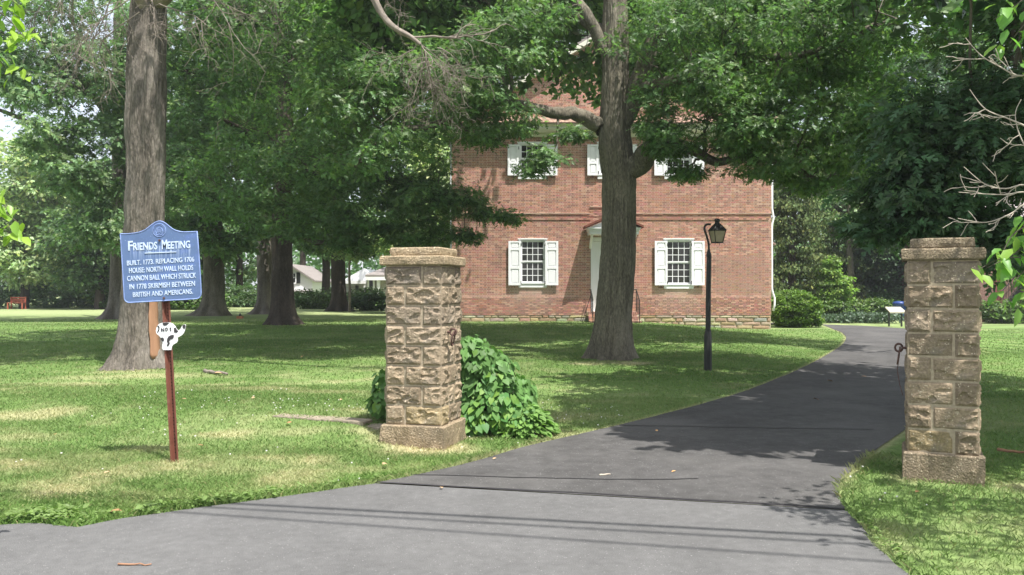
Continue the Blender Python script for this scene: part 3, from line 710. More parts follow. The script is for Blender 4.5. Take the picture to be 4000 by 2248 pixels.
def gate_pier(xd, yd, Z, rot, label, seed, ring_side, toned, tilt=0):
    x, y = (xd-1288)*Z/FPX, Z; t = thing('gate_pier', label, 'gate pier', (x, y, 0), rot, 'stone gate piers'); t.rotation_euler = (0, tilt, rot)
    prng = random.Random(seed); Wd = .605; CHt = .2035; bl = .40; be = .205
    V, F = slab(.69, .69, .26, seed, .020); V = V.copy(); V[:,2] -= .03; mb = MB().add(V, F); mb.build('plinth', M['conc_dark' if toned else 'conc_mid'], t, smooth=False)
    core = MB(); core.box(-.3005, .3005, -.3005, .3005, .2, .23+8*CHt-.001); core.build('mortar_core', M['grout'], t)
    for c in range(8):
        z = .232 + c*CHt; even = (c % 2 == 0) ^ toned
        ins = 0.0 if not (toned and c == 0) else .0
        for side in range(4):
            mir = 1 if even else -1
            # long block of this side: placed against one corner, leaving one block end of its neighbour showing
            if even: x0, x1 = Wd/2 - bl, Wd/2         # long block reaches the right corner
            else:    x0, x1 = -Wd/2, -Wd/2 + bl
            L_ = x1 - x0 - .011*(1); W_ = be - .011
            cx = (x0 + x1)/2 + (.0055 if even else -.0055)*-1*-1
            cx = x1 - L_/2 if even else x0 + L_/2
            mb = rock_block(L_, be-.011, CHt-.011, 'fr' if even else 'fl', seed*100 + c*10 + side, amp=prng.uniform(.019,.028) if not (toned and side == 0 and c in (0,1,4)) else .014)
            tone = prng.uniform(.76, 1.14)*(.86 if toned else 1); hgt = c/7
            bc = np.array([.305,.236,.160]) * tone
            grey = {7:.7, 6:.15, 5:.45, 4:.35, 3:.15}.get(c, .05) * prng.uniform(.5, 1.2) * (.75 if toned else 1)
            grey = min(grey, .85)
            bc = bc*(1-grey) + np.array([.205,.172,.140])*grey
            if c == 0 and side == 0: bc = bc*.75 + np.array([.40,.31,.12])*.25
            mb.C = [q*bc for q in mb.C]
            o = mb.build('block', M['block'], t, smooth=False)
            ang = side*math.pi/2; r = Matrix.Rotation(ang, 4, 'Z'); ctr = r @ Vector((cx, -Wd/2 + be/2, 0))
            o.location = (ctr.x, ctr.y, z); o.rotation_euler = (R_(prng.uniform(-.3,.3)), 0, ang + R_(prng.uniform(-.5,.5)))
    zt = .232 + 8*CHt
    V, F = slab(.70, .70, .098, seed+1, .010); V = V.copy(); V[:,2] += zt; MB().add(V, F).build('cap_slab', M['conc_dark' if toned else 'conc'], t)
    V, F = slab(.545, .545, .088, seed+2, .010); V = V.copy(); V[:,2] += zt+.098; MB().add(V, F).build('cap_slab', M['conc_dark' if toned else 'conc'], t)
    # iron eye with a hanging ring
    s = 1 if ring_side == 'r' else -1
    mb = MB(); zc = (.232 + 4.4*CHt) if s > 0 else .232+4.05*CHt ; yy = -.16 if s > 0 else -.20
    xx = s*(Wd/2 + .02); th = np.linspace(0, 2*np.pi, 19)
    mb.tube([(xx - s*.06, yy, zc+.05), (xx+s*.03, yy, zc+.05)], .011, 8)
    mb.tube(np.stack([xx+s*.055+np.cos(th)*.033, np.full(19, yy), zc+.05+np.sin(th)*.033], -1), .010, 7)
    mb.tube(np.stack([xx+s*.055+np.sin(th)*.012, yy+np.cos(th)*.040, zc-.018+np.sin(th)*.072], -1), .0095, 7)
    mb.build('iron_ring', M['rust'], t, True)
    if s < 0:
        mb = MB(); mb.tube([(xx-.06, yy, zc-.09), (xx-.07, yy, zc-.14), (xx-.05, yy, zc-.26), (xx-.02, yy-.02, zc-.36)], .004, 5); mb.build('wire', M['rust'], t)
    return t
gate_pier(1067, 0, 8.80, R_(-15), 'square stone gate pier left of the driveway, vines growing behind it', 3, 'r', False, 0)
gp2 = gate_pier(2368, 0, 7.26, R_(-25), 'square stone gate pier right of the driveway with an iron ring on its left side', 8, 'l', True)
gp2.scale = (.89, .89, 1)

# low stone edging left of the pier
edge = thing('stone_edging', 'low flagstone edging half buried in the grass beside the left pier', 'edging', (*CURB_B, 0))
prng = random.Random(21); u = CURB_A - CURB_B; Ln = np.linalg.norm(u); u = u/Ln; pos = .0; nrm_ = np.array([-u[1], u[0]])
sgn = 1 if nrm_[1] < 0 else -1
while pos < 1.3:
    l_ = prng.uniform(.28, .5); c = CURB_B + u*(pos + l_/2) - np.array([.02,.0]); h_ = gh(c[0], c[1]+.1)
    V, F = slab(l_-.02, .20, .11, int(pos*100)+3, .01); V = V.copy(); hh = max(h_, .07) + .018 - pos*.022
    o = MB().add(V, F).build('stone', M['flag'], edge, loc=(c[0]-CURB_B[0], c[1]-CURB_B[1], hh-.11)); o.rotation_euler = (0, 0, math.atan2(u[1], u[0])+R_(prng.uniform(-2,2)))
    pos += l_

# ------------------------------------------------------------------ blue marker sign on its leaning post
ZS = 7.45; sx, sy, sz = on_ground(443, 1162)
ZS = sy
def Sg(zx, zy): p = P(282.5 + (zx)/4.0145*1.0 + .8, 541 + zy/4.0145, ZS); return p     # measured points of the sign
sign = thing('marker_sign', 'blue historical marker sign with white raised lettering on a leaning brown steel post', 'sign', (sx, sy, sz))
SO = np.array([sx, sy, sz])
def Sb(mb, name, m, parent=sign, smooth=False, bevel=0): mb.V = [v - SO for v in mb.V]; return mb.build(name, m, parent, smooth, bevel=bevel)
out = [(105,197),(170,198),(250,190),(300,180),(350,160),(385,134),(420,106),(455,82),(485,71),(505,69),(530,75),(560,92),(590,117),(625,145),(660,163),(700,174),(740,179),(800,178),(873,172),(884,300),(897,480),(909,660),(916,780),(914,808),(905,830),(890,842),(870,848),(700,858),(450,872),(205,886),(180,884),(162,874),(150,858),(145,838),(134,650),(120,420)]
pts = [Sg(*p) for p in out]
yf = ZS - .055
def streaks(n, L, vec, cur, p):
    sep = n.new('ShaderNodeSeparateXYZ'); L.new(vec, sep.inputs[0])
    mp = n.new('ShaderNodeMapping'); mp.inputs['Scale'].default_value = (60, 1, 2.2); L.new(vec, mp.inputs[0])
    t = n.new('ShaderNodeTexNoise'); t.inputs['Scale'].default_value = 1; t.inputs['Detail'].default_value = 3; L.new(mp.outputs[0], t.inputs[0])
    mr = n.new('ShaderNodeMapRange'); mr.inputs[1].default_value = .45; mr.inputs[2].default_value = .62; L.new(t.outputs[0], mr.inputs[0])
    ztop = Sg(500, 350)[2] - sz; zbot = Sg(500, 470)[2] - sz
    a = n.new('ShaderNodeMapRange'); a.inputs[1].default_value = zbot; a.inputs[2].default_value = ztop; L.new(sep.outputs[2], a.inputs[0])
    b = n.new('ShaderNodeMath'); b.operation = 'LESS_THAN'; b.inputs[1].default_value = ztop+.03; L.new(sep.outputs[2], b.inputs[0])
    xa = n.new('ShaderNodeMath'); xa.operation = 'GREATER_THAN'; xa.inputs[1].default_value = Sg(180,0)[0]-sx; L.new(sep.outputs[0], xa.inputs[0])
    xb = n.new('ShaderNodeMath'); xb.operation = 'LESS_THAN'; xb.inputs[1].default_value = Sg(812,0)[0]-sx; L.new(sep.outputs[0], xb.inputs[0])
    o = a.outputs[0]
    for q in (b, xa, xb):
        m_ = n.new('ShaderNodeMath'); m_.operation = 'MULTIPLY'; L.new(o, m_.inputs[0]); L.new(q.outputs[0], m_.inputs[1]); o = m_.outputs[0]
    m_ = n.new('ShaderNodeMath'); m_.operation = 'MULTIPLY'; L.new(o, m_.inputs[0]); L.new(mr.outputs[0], m_.inputs[1])
    m2 = n.new('ShaderNodeMath'); m2.operation = 'MULTIPLY'; m2.inputs[1].default_value = .62; L.new(m_.outputs[0], m2.inputs[0])
    x = n.new('ShaderNodeMix'); x.data_type = 'RGBA'; L.new(m2.outputs[0], x.inputs[0]); L.new(cur, x.inputs[6]); x.inputs[7].default_value = (.50,.60,.78,1)
    return x.outputs[2]
M['signblue'] = mat('sign_blue', (.100,.160,.305), .5, .4, noise=[(5, .12, 4)], var=[(9, (.12,.19,.48), .55, .9), (70, (.28,.36,.60), .66, .74)], extra=streaks)
M['letters'] = mat('chalky_white_paint', (.52,.61,.74), .7, .2, noise=[(40, .18, 3)])
mb = MB(); mb.prism([(p[0], p[2]) for p in pts], yf, yf+.022); Sb(mb, 'panel', M['signblue'])
inner = np.array([(p[0], p[2]) for p in pts]); closed = np.vstack([inner, inner[:1]])
mb = MB(); mb.tube(np.column_stack([closed[:,0], np.full(len(closed), yf+.002), closed[:,1]]), .006, 6); Sb(mb, 'rim', mat('worn_sign_rim', (.20,.27,.50), .6, .3, noise=[(12,.4,3)]), smooth=True)
def lettering(txt, zx0, zx1, zb0, zb1, hgt, name='lettering', parent=sign, m=None, S=None, yface=None, bold=.008, O=None):
    cu = bpy.data.curves.new(name, 'FONT'); cu.body = txt; cu.extrude = .5; cu.offset = bold; cu.resolution_u = 3
    tmp = bpy.data.objects.new('tmp', cu); COL.objects.link(tmp); dg = bpy.context.evaluated_depsgraph_get(); me = bpy.data.meshes.new_from_object(tmp.evaluated_get(dg)); bpy.data.objects.remove(tmp)
    n = len(me.vertices); co = np.zeros(n*3, np.float32); me.vertices.foreach_get('co', co); co = co.reshape(-1,3).astype(float)
    a, b = co.min(0), co.max(0); S = S or Sg
    p0, p1 = S(zx0, zb0), S(zx1, zb1); pt = S(zx0, zb0 - hgt)
    fu = (co[:,0]-a[0])/(b[0]-a[0]); 
    base0 = 0.0
    fv = (co[:,1]-max(a[1], -.001) if False else co[:,1]) / .72
    hh = pt[2]-p0[2]; dx = p1 - p0; lean = -(p1[2]-p0[2])/(abs(p1[0]-p0[0])+1e-9)
    out_ = np.zeros_like(co); out_[:,0] = p0[0] + fu*dx[0] + fv*hh*lean; out_[:,2] = p0[2] + fu*dx[2] + fv*hh
    out_[:,1] = (yface if yface else yf) - .004 * (co[:,2]/.5*.5+.5) + .0005
    out_ -= (O if O is not None else SO)
    me.vertices.foreach_set('co', out_.astype(np.float32).reshape(-1)); me.update(); me.materials.clear(); me.materials.append(m or M['letters'])
    o = bpy.data.objects.new(name, me); COL.objects.link(o); o.parent = parent; return o
lettering('F', 187, 235, 363, 361, 97, bold=.018); lettering('RIENDS', 238, 478, 361, 350, 76, bold=.018)
lettering('M', 524, 577, 349, 347, 95, bold=.018); lettering('EETING', 581, 808, 346, 336, 74, bold=.018)
lettering('BUILT. 1773. REPLACING 1706', 175, 848, 514, 474, 50); lettering('HOUSE: NORTH WALL HOLDS', 196, 838, 590, 558, 52)
lettering('CANNON BALL WHICH STRUCK', 177, 867, 671, 637, 53); lettering('IN 1778 SKIRMISH BETWEEN', 200, 857, 753, 718, 52); lettering('BRITISH AND AMERICANS.', 235, 835, 831, 796, 50)
mb = MB(); a, b = Sg(352, 390), Sg(668, 377); mb.add([(a[0],yf-.005,a[2]-.004),(b[0],yf-.005,b[2]-.004),(b[0],yf-.005,b[2]+.004),(a[0],yf-.005,a[2]+.004),(a[0],yf,a[2]-.004),(b[0],yf,b[2]-.004),(b[0],yf,b[2]+.004),(a[0],yf,a[2]+.004)], box_vf(0,1,0,1,0,1)[1]); Sb(mb, 'rule', M['letters'])
sealm = mat('seal_relief_paint', (.24,.33,.58), .6, .3, noise=[(30,.3,3)])
mb = MB(); th = np.linspace(0, 2*np.pi, 33)
for r in (65, 52): mb.tube([(Sg(497+r*math.cos(t), 160)[0], yf-.002, Sg(0, 160+r*math.sin(t))[2]) for t in th], .0028 if r == 65 else .0016, 5)
def zl(pl, r=.0022): mb.tube([(Sg(a_, b_)[0], yf-.002, Sg(a_, b_)[2]) for a_, b_ in pl], r, 5)
zl([(478,140),(516,140),(516,170),(510,186),(497,196),(484,186),(478,170),(478,140)]); 
for q in (152,164,176): zl([(482,q),(512,q)], .003)
zl([(490,138),(490,128),(504,128),(504,138)]); zl([(470,195),(462,172),(468,150),(474,136)], .0035); zl([(524,195),(532,172),(526,150),(520,136)], .0035); zl([(462,202),(497,210),(532,202)], .003)
for k_ in range(24):
    a_ = k_/24*2*math.pi; zl([(497+57*math.cos(a_), 160+57*math.sin(a_)), (497+60*math.cos(a_+.05), 160+60*math.sin(a_+.05))], .002)
Sb(mb, 'seal', sealm)
for q in ((500,262), (545,840)):
    c = Sg(*q); mb = MB(); mb.rod([(c[0], yf-.010, c[2]), (c[0], yf+.01, c[2])], .010, 8); Sb(mb, 'bolt', M['rust'], smooth=False)
# hat-section post with punched holes
pb, pt = P(443, 1166, ZS), P(413.5, 640, ZS); axis_ = (pt-pb)/np.linalg.norm(pt-pb)
prof = [(-.040,-.0),(-.026,-.0),(-.015,.030),(.015,.030),(.026,0),(.040,0)]
mb = MB(); Vt = []
for q, p_ in enumerate((pb - axis_*.08, pt)):
    for th_ in (0, .0045):
        for a_, b_ in prof: Vt.append((p_[0]+a_*.93, ZS-.028+b_+th_, p_[2]-a_*.055))
n6 = 6; Fp = []
for i in range(5): Fp += [(i, i+1, i+1+12, i+12), (i+6, i+18, i+19, i+7)]
Fp += [(0,12,18,6), (5,11,23,17)] + [(i, i+6, i+7, i+1) for i in range(5)] + [(i+12, i+13, i+19, i+18) for i in range(5)]
mb.add(np.array(Vt), Fp); Sb(mb, 'post', M['postpaint'])
mb = MB(); hl = mat('punched_hole', (.015,.012,.01), .9, .1)
L_ = np.linalg.norm(pt-pb)
for q in np.arange(.10, L_, .032):
    c = pb + axis_*q; mb.rod([(c[0], ZS+.0005, c[2]), (c[0], ZS+.004, c[2])], .0046, 6)
o = Sb(mb, 'punched_holes', hl); o['kind'] = 'stuff'
# the small dog-shaped sign on the same post
yd = ZS - .042; dO = Sg(570, 1362); dO[1] = yd
dog = thing('dog_sign', 'small white dog-shaped board with black spots lettered NO!', 'sign', tuple(dO))
do = [(460,1188),(457,1168),(463,1140),(472,1118),(490,1100),(515,1090),(550,1085),(580,1085),(602,1089),(628,1101),(648,1122),(660,1145),(672,1162),(688,1164),(704,1150),(718,1124),(732,1108),(746,1105),(756,1114),(755,1135),(748,1165),(736,1192),(718,1212),(696,1226),(672,1238),(678,1256),(674,1276),(664,1290),(645,1299),(628,1310),(617,1330),(612,1362),(528,1362),(521,1340),(520,1318),(526,1292),(514,1272),(512,1248),(498,1228),(482,1212),(468,1204)]
mb = MB(); mb.prism([(Sg(*q)[0], Sg(*q)[2]) for q in do], yd, yd+.010); mb.V = [v-dO for v in mb.V]; mb.build('board', M['white'], dog)
blk = mat('black_sign_paint', (.045,.042,.045), .6, .3)
spots = [[(525,1090),(560,1085),(592,1088),(570,1112),(545,1120),(528,1108)],[(470,1120),(482,1116),(495,1130),(492,1165),(478,1190),(470,1184),(484,1150),(480,1132)],[(640,1140),(656,1136),(672,1164),(684,1168),(668,1190),(640,1184)],[(728,1112),(746,1106),(756,1116),(754,1136),(742,1152),(726,1134)],[(508,1238),(528,1236),(540,1250),(538,1272),(522,1278),(514,1262)],[(572,1250),(585,1226),(610,1212),(636,1208),(640,1228),(630,1248),(602,1258),(592,1276),(598,1296),(588,1318),(572,1324),(568,1312),(580,1296),(570,1276)]]
for i, sp in enumerate(spots):
    mb = MB(); mb.prism([(Sg(*q)[0], Sg(*q)[2]) for q in sp], yd-.0025-.0003*i, yd); mb.V = [v-dO for v in mb.V]; mb.build('spot', blk, dog)
for ch, a_, b_, q in (('N',512,543,1176),('O',552,580,1171),('!',600,614,1170)): lettering(ch, a_, b_, q, q-2, 34, 'lettering', dog, blk, Sg, yd-.001, .03, dO)

# ------------------------------------------------------------------ lantern post
lx, ly, lz = on_ground(1780.5, 932); LS = ly/FPX
lamp = thing('lantern_post', 'black iron lantern on a tall square post beside the driveway', 'street lamp', (lx, ly, lz))
def L3(x, y): return ((x-1780.5)*LS, 0, EYE-(y-732)*LS-lz)
def sq_taper(levels, n=8, rot=math.pi/8):
    V = []; 
    for (x, y, r) in levels:
        p = L3(x, y)
        for k in range(n): V.append((p[0]+r*math.cos(rot+k*2*math.pi/n), r*math.sin(rot+k*2*math.pi/n), p[2]))
    F = [(i*n+j, i*n+(j+1) % n, (i+1)*n+(j+1) % n, (i+1)*n+j) for i in range(len(levels)-1) for j in range(n)] + [tuple(range(n))[::-1], tuple(range((len(levels)-1)*n, len(levels)*n))]
    return V, F
mb = MB(); mb.add(*sq_taper([(1780.5,940,.078),(1780.7,845,.074),(1781,838,.066),(1781.2,832,.056)])); mb.build('base', M['iron'], lamp, bevel=.004)
mb = MB(); mb.add(*sq_taper([(1781.2,832,.052),(1782,740,.050),(1783.5,660,.048),(1784,650,.047),(1783.6,645,.052),(1783.2,640,.049),(1783,634,.034),(1783,628,.026)])); mb.build('shaft', M['iron'], lamp, bevel=.003)
gp = spline([L3(1783,634), L3(1783.2,622), L3(1782,610), L3(1777,592), L3(1772.8,580), L3(1772.6,572), L3(1776,566.5), L3(1781,565), L3(1788,565.5)], 5)
mb = MB(); mb.tube(gp, .021, 8); mb.build('gooseneck', M['iron'], lamp, True)
cxl = 1804.5; c0 = L3(cxl, 610)
def sq(mb, levels, rot=R_(45+14)):
    V = []
    for (y, r) in levels:
        p = L3(cxl, y)
        for k in range(4): V.append((p[0]+r*math.cos(rot+k*math.pi/2), r*math.sin(rot+k*math.pi/2), p[2]))
    F = [(i*4+j, i*4+(j+1) % 4, (i+1)*4+(j+1) % 4, (i+1)*4+j) for i in range(len(levels)-1) for j in range(4)] + [(3,2,1,0), tuple(range((len(levels)-1)*4, len(levels)*4))]
    mb.add(V, F)
px = LS
mb = MB(); sq(mb, [(581.5,23.5*px),(579.5,24*px),(572,17*px),(566,11*px),(563.5,9*px)]); p_ = L3(cxl, 563.5)
mb.lathe([(7*px, p_[2]), (6*px, p_[2]+4*px), (7.5*px, p_[2]+8*px), (7*px, p_[2]+11*px), (4*px, p_[2]+13*px)], 10, (p_[0], 0)); mb.build('lantern_cap', M['iron'], lamp)
mb = MB(); sq(mb, [(610,13.5*px),(582,21*px)]); mb.build('lantern_glass', M['frosted'], lamp)
mb = MB()
for k in range(4):
    a_ = R_(45+14) + k*math.pi/2
    p1_, p2_ = L3(cxl, 611), L3(cxl, 581)
    q1, q2 = (p1_[0]+14.4*px*math.cos(a_), 14.4*px*math.sin(a_), p1_[2]), (p2_[0]+21.8*px*math.cos(a_), 21.8*px*math.sin(a_), p2_[2]); mb.tube([q1, q2], .009, 5)
    b_ = a_ + math.pi/2; q3 = (p1_[0]+14.4*px*math.cos(b_), 14.4*px*math.sin(b_), p1_[2]); mb.tube([q1, q3], .010, 5)
    mb.tube([q1, (q1[0]+.02*math.cos(a_), q1[1]+.02*math.sin(a_), q1[2]-.02), (q1[0]+.04*math.cos(a_), q1[1]+.04*math.sin(a_), q1[2]-.045)], .005, 5)
mb.build('lantern_frame', M['iron'], lamp)

# ------------------------------------------------------------------ foliage and trunks
def leaf_template(kind):
    if kind == 'quad':     # folded diamond
        return np.array([(0,0,0),(.45,.33,.05),(1,0,-.03),(.45,-.33,.05)]), np.array([(0,2,1),(0,3,2)])
    if kind == 'oak':      # saw-toothed lobes either side of the midrib
        V = [(0,0,0),(.28,0,0),(.60,0,-.02),(1.0,0,-.10)]
        V += [(.42,.30,.05),(.72,.36,.03),(.90,.16,-.02),(.42,-.30,.05),(.72,-.36,.03),(.90,-.16,-.02)]
        F = [(0,1,4),(1,2,5),(2,3,6),(0,7,1),(1,8,2),(2,9,3)]
        return np.array(V), np.array(F)
    if kind == 'ovate':
        V = [(0,0,0),(.5,0,-.03),(1.0,0,-.14),(.30,.26,.06),(.68,.21,.02),(.30,-.26,.06),(.68,-.21,.02)]
        F = [(0,1,3),(1,4,3),(1,2,4),(0,5,1),(1,5,6),(1,6,2)]
        return np.array(V), np.array(F)
    if kind == 'heart':
        V = [(.08,0,0),(.5,0,-.02),(1.0,0,-.12),(-.10,.22,.04),(.22,.42,.06),(.62,.28,.02),(-.10,-.22,.04),(.22,-.42,.06),(.62,-.28,.02)]
        F = [(0,1,4),(0,4,3),(1,5,4),(1,2,5),(0,7,1),(0,6,7),(1,7,8),(1,8,2)]
        return np.array(V), np.array(F)
def unit(v): return v / (np.linalg.norm(v, axis=-1, keepdims=True) + 1e-9)
def place_leaves(C, D, N, S, kind, T):
    """C centres (n,3), D direction, N normal, S size, T tint (n,3)"""
    tv, tf = leaf_template(kind); D = unit(D); W = unit(np.cross(N, D)); N = np.cross(D, W)
    V = C[:,None,:] + S[:,None,None]*(tv[None,:,0:1]*D[:,None,:] + tv[None,:,1:2]*W[:,None,:] + tv[None,:,2:3]*N[:,None,:])
    n, k = len(C), len(tv)
    F = tf[None] + (np.arange(n)*k)[:,None,None]
    return V.reshape(-1,3), F.reshape(-1,3), np.repeat(T, k, 0)
def spray_leaves(rng, sp, per, rad, size, kind, droop=.35, tint=None, flat=.6, outward=None):
    """groups of leaves round each spray point"""
    n = len(sp); C = np.repeat(sp, per, 0); m = n*per
    off = rng.normal(size=(m,3)) * np.array([rad, rad, rad*flat]); C = C + off*.62
    D = unit(off*np.array([1,1,.3]) + 1e-3) + rng.normal(size=(m,3))*.45; D[:,2] -= droop + rng.random(m)*droop
    N = np.tile([0,0,1.], (m,1)) + rng.normal(size=(m,3))*.45
    if outward is not None: N = N + np.repeat(outward, per, 0)*.55
    S = size * rng.uniform(.65, 1.25, m)
    t = np.repeat(rng.uniform(.55, 1.55, n), per)[:,None] * rng.uniform(.8, 1.2, (m,1)) * np.ones((m,3))
    warm = np.repeat(rng.random(n)**3, per)*.5 + (rng.random(m)**6)*.6
    t[:,0] *= 1 + warm*.8; t[:,1] *= 1 + warm*.25
    if tint is not None: t = t * np.repeat(tint, per, 0) if np.ndim(tint) == 2 else t*tint
    return place_leaves(C, D, N, S, kind, t)
def blob_points(rng, c, r, nclump, nper, cr=.24, shell=.45):
    """clumps inside an ellipsoid, then spray points inside each clump; returns clump centres, spray points"""
    d = unit(rng.normal(size=(nclump,3))); rr = (shell**3 + (1-shell**3)*rng.random(nclump))**(1/3)
    rr *= .82 + .30*fbm(d[:,0]*2+c[0], d[:,1]*2+c[1], d[:,2]*2, 17)
    cc = np.asarray(c) + d*rr[:,None]*np.asarray(r)
    o = rng.normal(size=(nclump, nper, 3)) * (np.asarray(r)*cr*.6) * np.array([1,1,.55]); 
    sp = cc[:,None,:] + o
    return cc, sp.reshape(-1,3), np.repeat(d, nper, 0)
def bez(a, b, n=6, sag=.0, rng=None, wig=.0):
    a, b = np.asarray(a, float), np.asarray(b, float); t = np.linspace(0, 1, n)[:,None]; p = a + (b-a)*t
    p[:,2] += (np.sin(t*np.pi)*sag)[:,0]
    if rng is not None:
        L_ = np.linalg.norm(b-a); w_ = rng.normal(size=(n,3))*wig*L_; w_[0] = w_[-1] = 0; p = p + w_
    return p
def nearest(skel, p, zbias=.0):
    d = np.linalg.norm(skel[:, :3] - p, axis=1) + np.maximum(0, skel[:,2] - p[2] + zbias)*.8; return int(np.argmin(d))
def trunk_vf(path, rad, nseg=72, ring=.05, ridge=.012, flare=.0, seed=0, lobes=6, lump=.03):
    path = np.asarray(path, float); s = np.r_[0, np.cumsum(np.linalg.norm(np.diff(path, axis=0), axis=1))]
    m = max(6, int(s[-1]/ring)); q = np.linspace(0, s[-1], m)
    C = np.stack([np.interp(q, s, path[:,k]) for k in range(3)], -1); R = np.interp(q, s, rad)
    for _ in range(max(1, int(.3/ring))):
        C[1:-1] = (C[:-2]+2*C[1:-1]+C[2:])/4; R[1:-1] = (R[:-2]+2*R[1:-1]+R[2:])/4
    T = np.gradient(C, axis=0); T = unit(T); A = unit(np.cross(T, np.array([0,1.,0.01]))); B = np.cross(T, A)
    th = np.arange(nseg)/nseg*2*np.pi; TH, Q = np.meshgrid(th, q); RR = np.repeat(R[:,None], nseg, 1)
    h = q[:,None]
    fl = flare*np.exp(-h/.32)*(1 + .55*np.cos(TH*lobes + seed) + .35*np.cos(TH*(lobes-3)+seed*2) + .5*(vn(np.cos(TH)*2.2, np.sin(TH)*2.2, 0, seed+1)-.5))
    cx, sx_ = np.cos(TH), np.sin(TH)
    lum = (fbm(cx*1.1, sx_*1.1, Q*.8, seed, 3)-.5)*lump*2
    rid = np.abs(vn(cx*11*(RR/.35), sx_*11*(RR/.35), Q*1.3, seed+5)-.5)*2; rid2 = np.abs(vn(cx*22*(RR/.35), sx_*22*(RR/.35), Q*3.5, seed+8)-.5)*2
    RR = RR + fl + lum*(RR/.35) + ridge*(rid*1.1 + rid2*.6 - .8)
    V = C[:,None,:] + RR[...,None]*(cx[...,None]*A[:,None,:] + sx_[...,None]*B[:,None,:])
    i = np.arange(m-1)[:,None]*nseg; j = np.arange(nseg)[None,:]; k = (j+1) % nseg
    F = np.stack([i+j, i+k, i+nseg+k, i+nseg+j], -1).reshape(-1,4)
    dark = .62 + .55*np.clip(rid*.8 + rid2*.4, 0, 1)
    mott = .85 + .3*fbm(cx*2, sx_*2, Q*1.2, seed+20, 3)
    return V.reshape(-1,3), F, np.repeat((dark*mott).reshape(-1,1), 3, 1), C, R

def tree(name, label, base, trunk_path, trunk_rad, blobs, leaf, size, kind, lmat, bmat, rng_seed, limbs=(), group=None, flare=0, ridge=.012, nseg=48, ring=.08, cap=None, cat='tree', per=9, sprayr=.20, droop=.3, lump=.03, twig=True, crown_name='crown', limb_mat=None, ids=None):
    """blobs: (centre, radii, clumps, sprays per clump[, leaf size factor, template]); everything in world metres"""
    rng = np.random.default_rng(rng_seed); base = np.asarray(base, float)
    t = thing(name, label, cat, tuple(base), 0, group)
    V, F, C, cl, R = trunk_vf(trunk_path, trunk_rad, nseg, ring, ridge, flare, rng_seed, lump=lump)
    MB().add(V-base, F, C).build('trunk', bmat, t, True)
    skel = [np.column_stack([cl[::3], R[::3]])]
    for path, rad in limbs:
        pl = spline(np.asarray(path, float), 6); rd_ = np.interp(np.linspace(0, 1, len(pl)), np.linspace(0, 1, len(rad)), rad)
        pl = pl + rng.normal(size=pl.shape)*rd_[:,None]*.18
        v, f, c, c2, r2 = trunk_vf(pl, rd_, 20, .08, ridge*.6, 0, rng_seed+3, lump=.05)
        MB().add(v-base, f, c).build('limb', limb_mat or bmat, t, True)
        skel.append(np.column_stack([pl, rd_]))
    skel = np.concatenate(skel); sk0 = skel
    tw = MB(); lv = MB()
    for b in blobs:
        c, r, ncl, nper = b[:4]; sf = b[4] if len(b) > 4 else 1; kd = b[5] if len(b) > 5 else kind
        c = np.asarray(c, float); tn = b[6] if len(b) > 6 else 1.0
        cc, sp, outw = blob_points(rng, c, r, ncl, nper)
        if twig:
            i = int(np.argmin(np.linalg.norm(sk0[:,:3]-c, axis=1))) if r[2] < .3 else nearest(sk0, c - np.array([0,0,r[2]*.3])); p = sk0[i]
            L_ = np.linalg.norm(p[:3]-c); r0 = min(p[3]*.5, .025 + .016*L_); pl = bez(p[:3], c, 8, .06*L_, rng, .02)
            v, f = tube_vf(pl, np.linspace(r0, r0*.35, 8), 6); tw.add(v, f)
            ends = np.column_stack([pl, np.linspace(r0, r0*.35, 8)])
            loc = np.concatenate([ends[2:], sk0[np.linalg.norm(sk0[:,:3]-c, axis=1) < max(r)*1.2]])
            for q in cc:
                k = int(np.argmin(np.linalg.norm(loc[:,:3]-q, axis=1))); a = loc[k]; rr = min(a[3]*.6, .018)
                pl = bez(a[:3], q, 5, .05, rng, .04); v, f = tube_vf(pl, np.linspace(rr, rr*.3, 5), 4); tw.add(v, f)
        lvv, lvf, lvc = spray_leaves(rng, sp, per, sprayr*sf, size*sf, kd, droop, tint=np.array([tn,tn,tn]), outward=outw*1.5 if kind == 'oak' else outw)
        lv.add(lvv, lvf, lvc)
    if tw.V: tw.V = [v-base for v in tw.V]; o = tw.build('branches', limb_mat or M['limb'], t, True); o['kind'] = 'stuff'
    if lv.V: lv.V = [v-base for v in lv.V]; o = lv.build(crown_name, lmat, t); o['kind'] = 'stuff'
    return t
def B(xd, yd, Z, rx, ry, rz, n, k, *rest): return (P(xd, yd, Z), (rx, ry, rz), n, k, *rest)
def at(xd, Z): X = (xd-1288)*Z/FPX; return np.array([X, Z, gh(X, Z)])

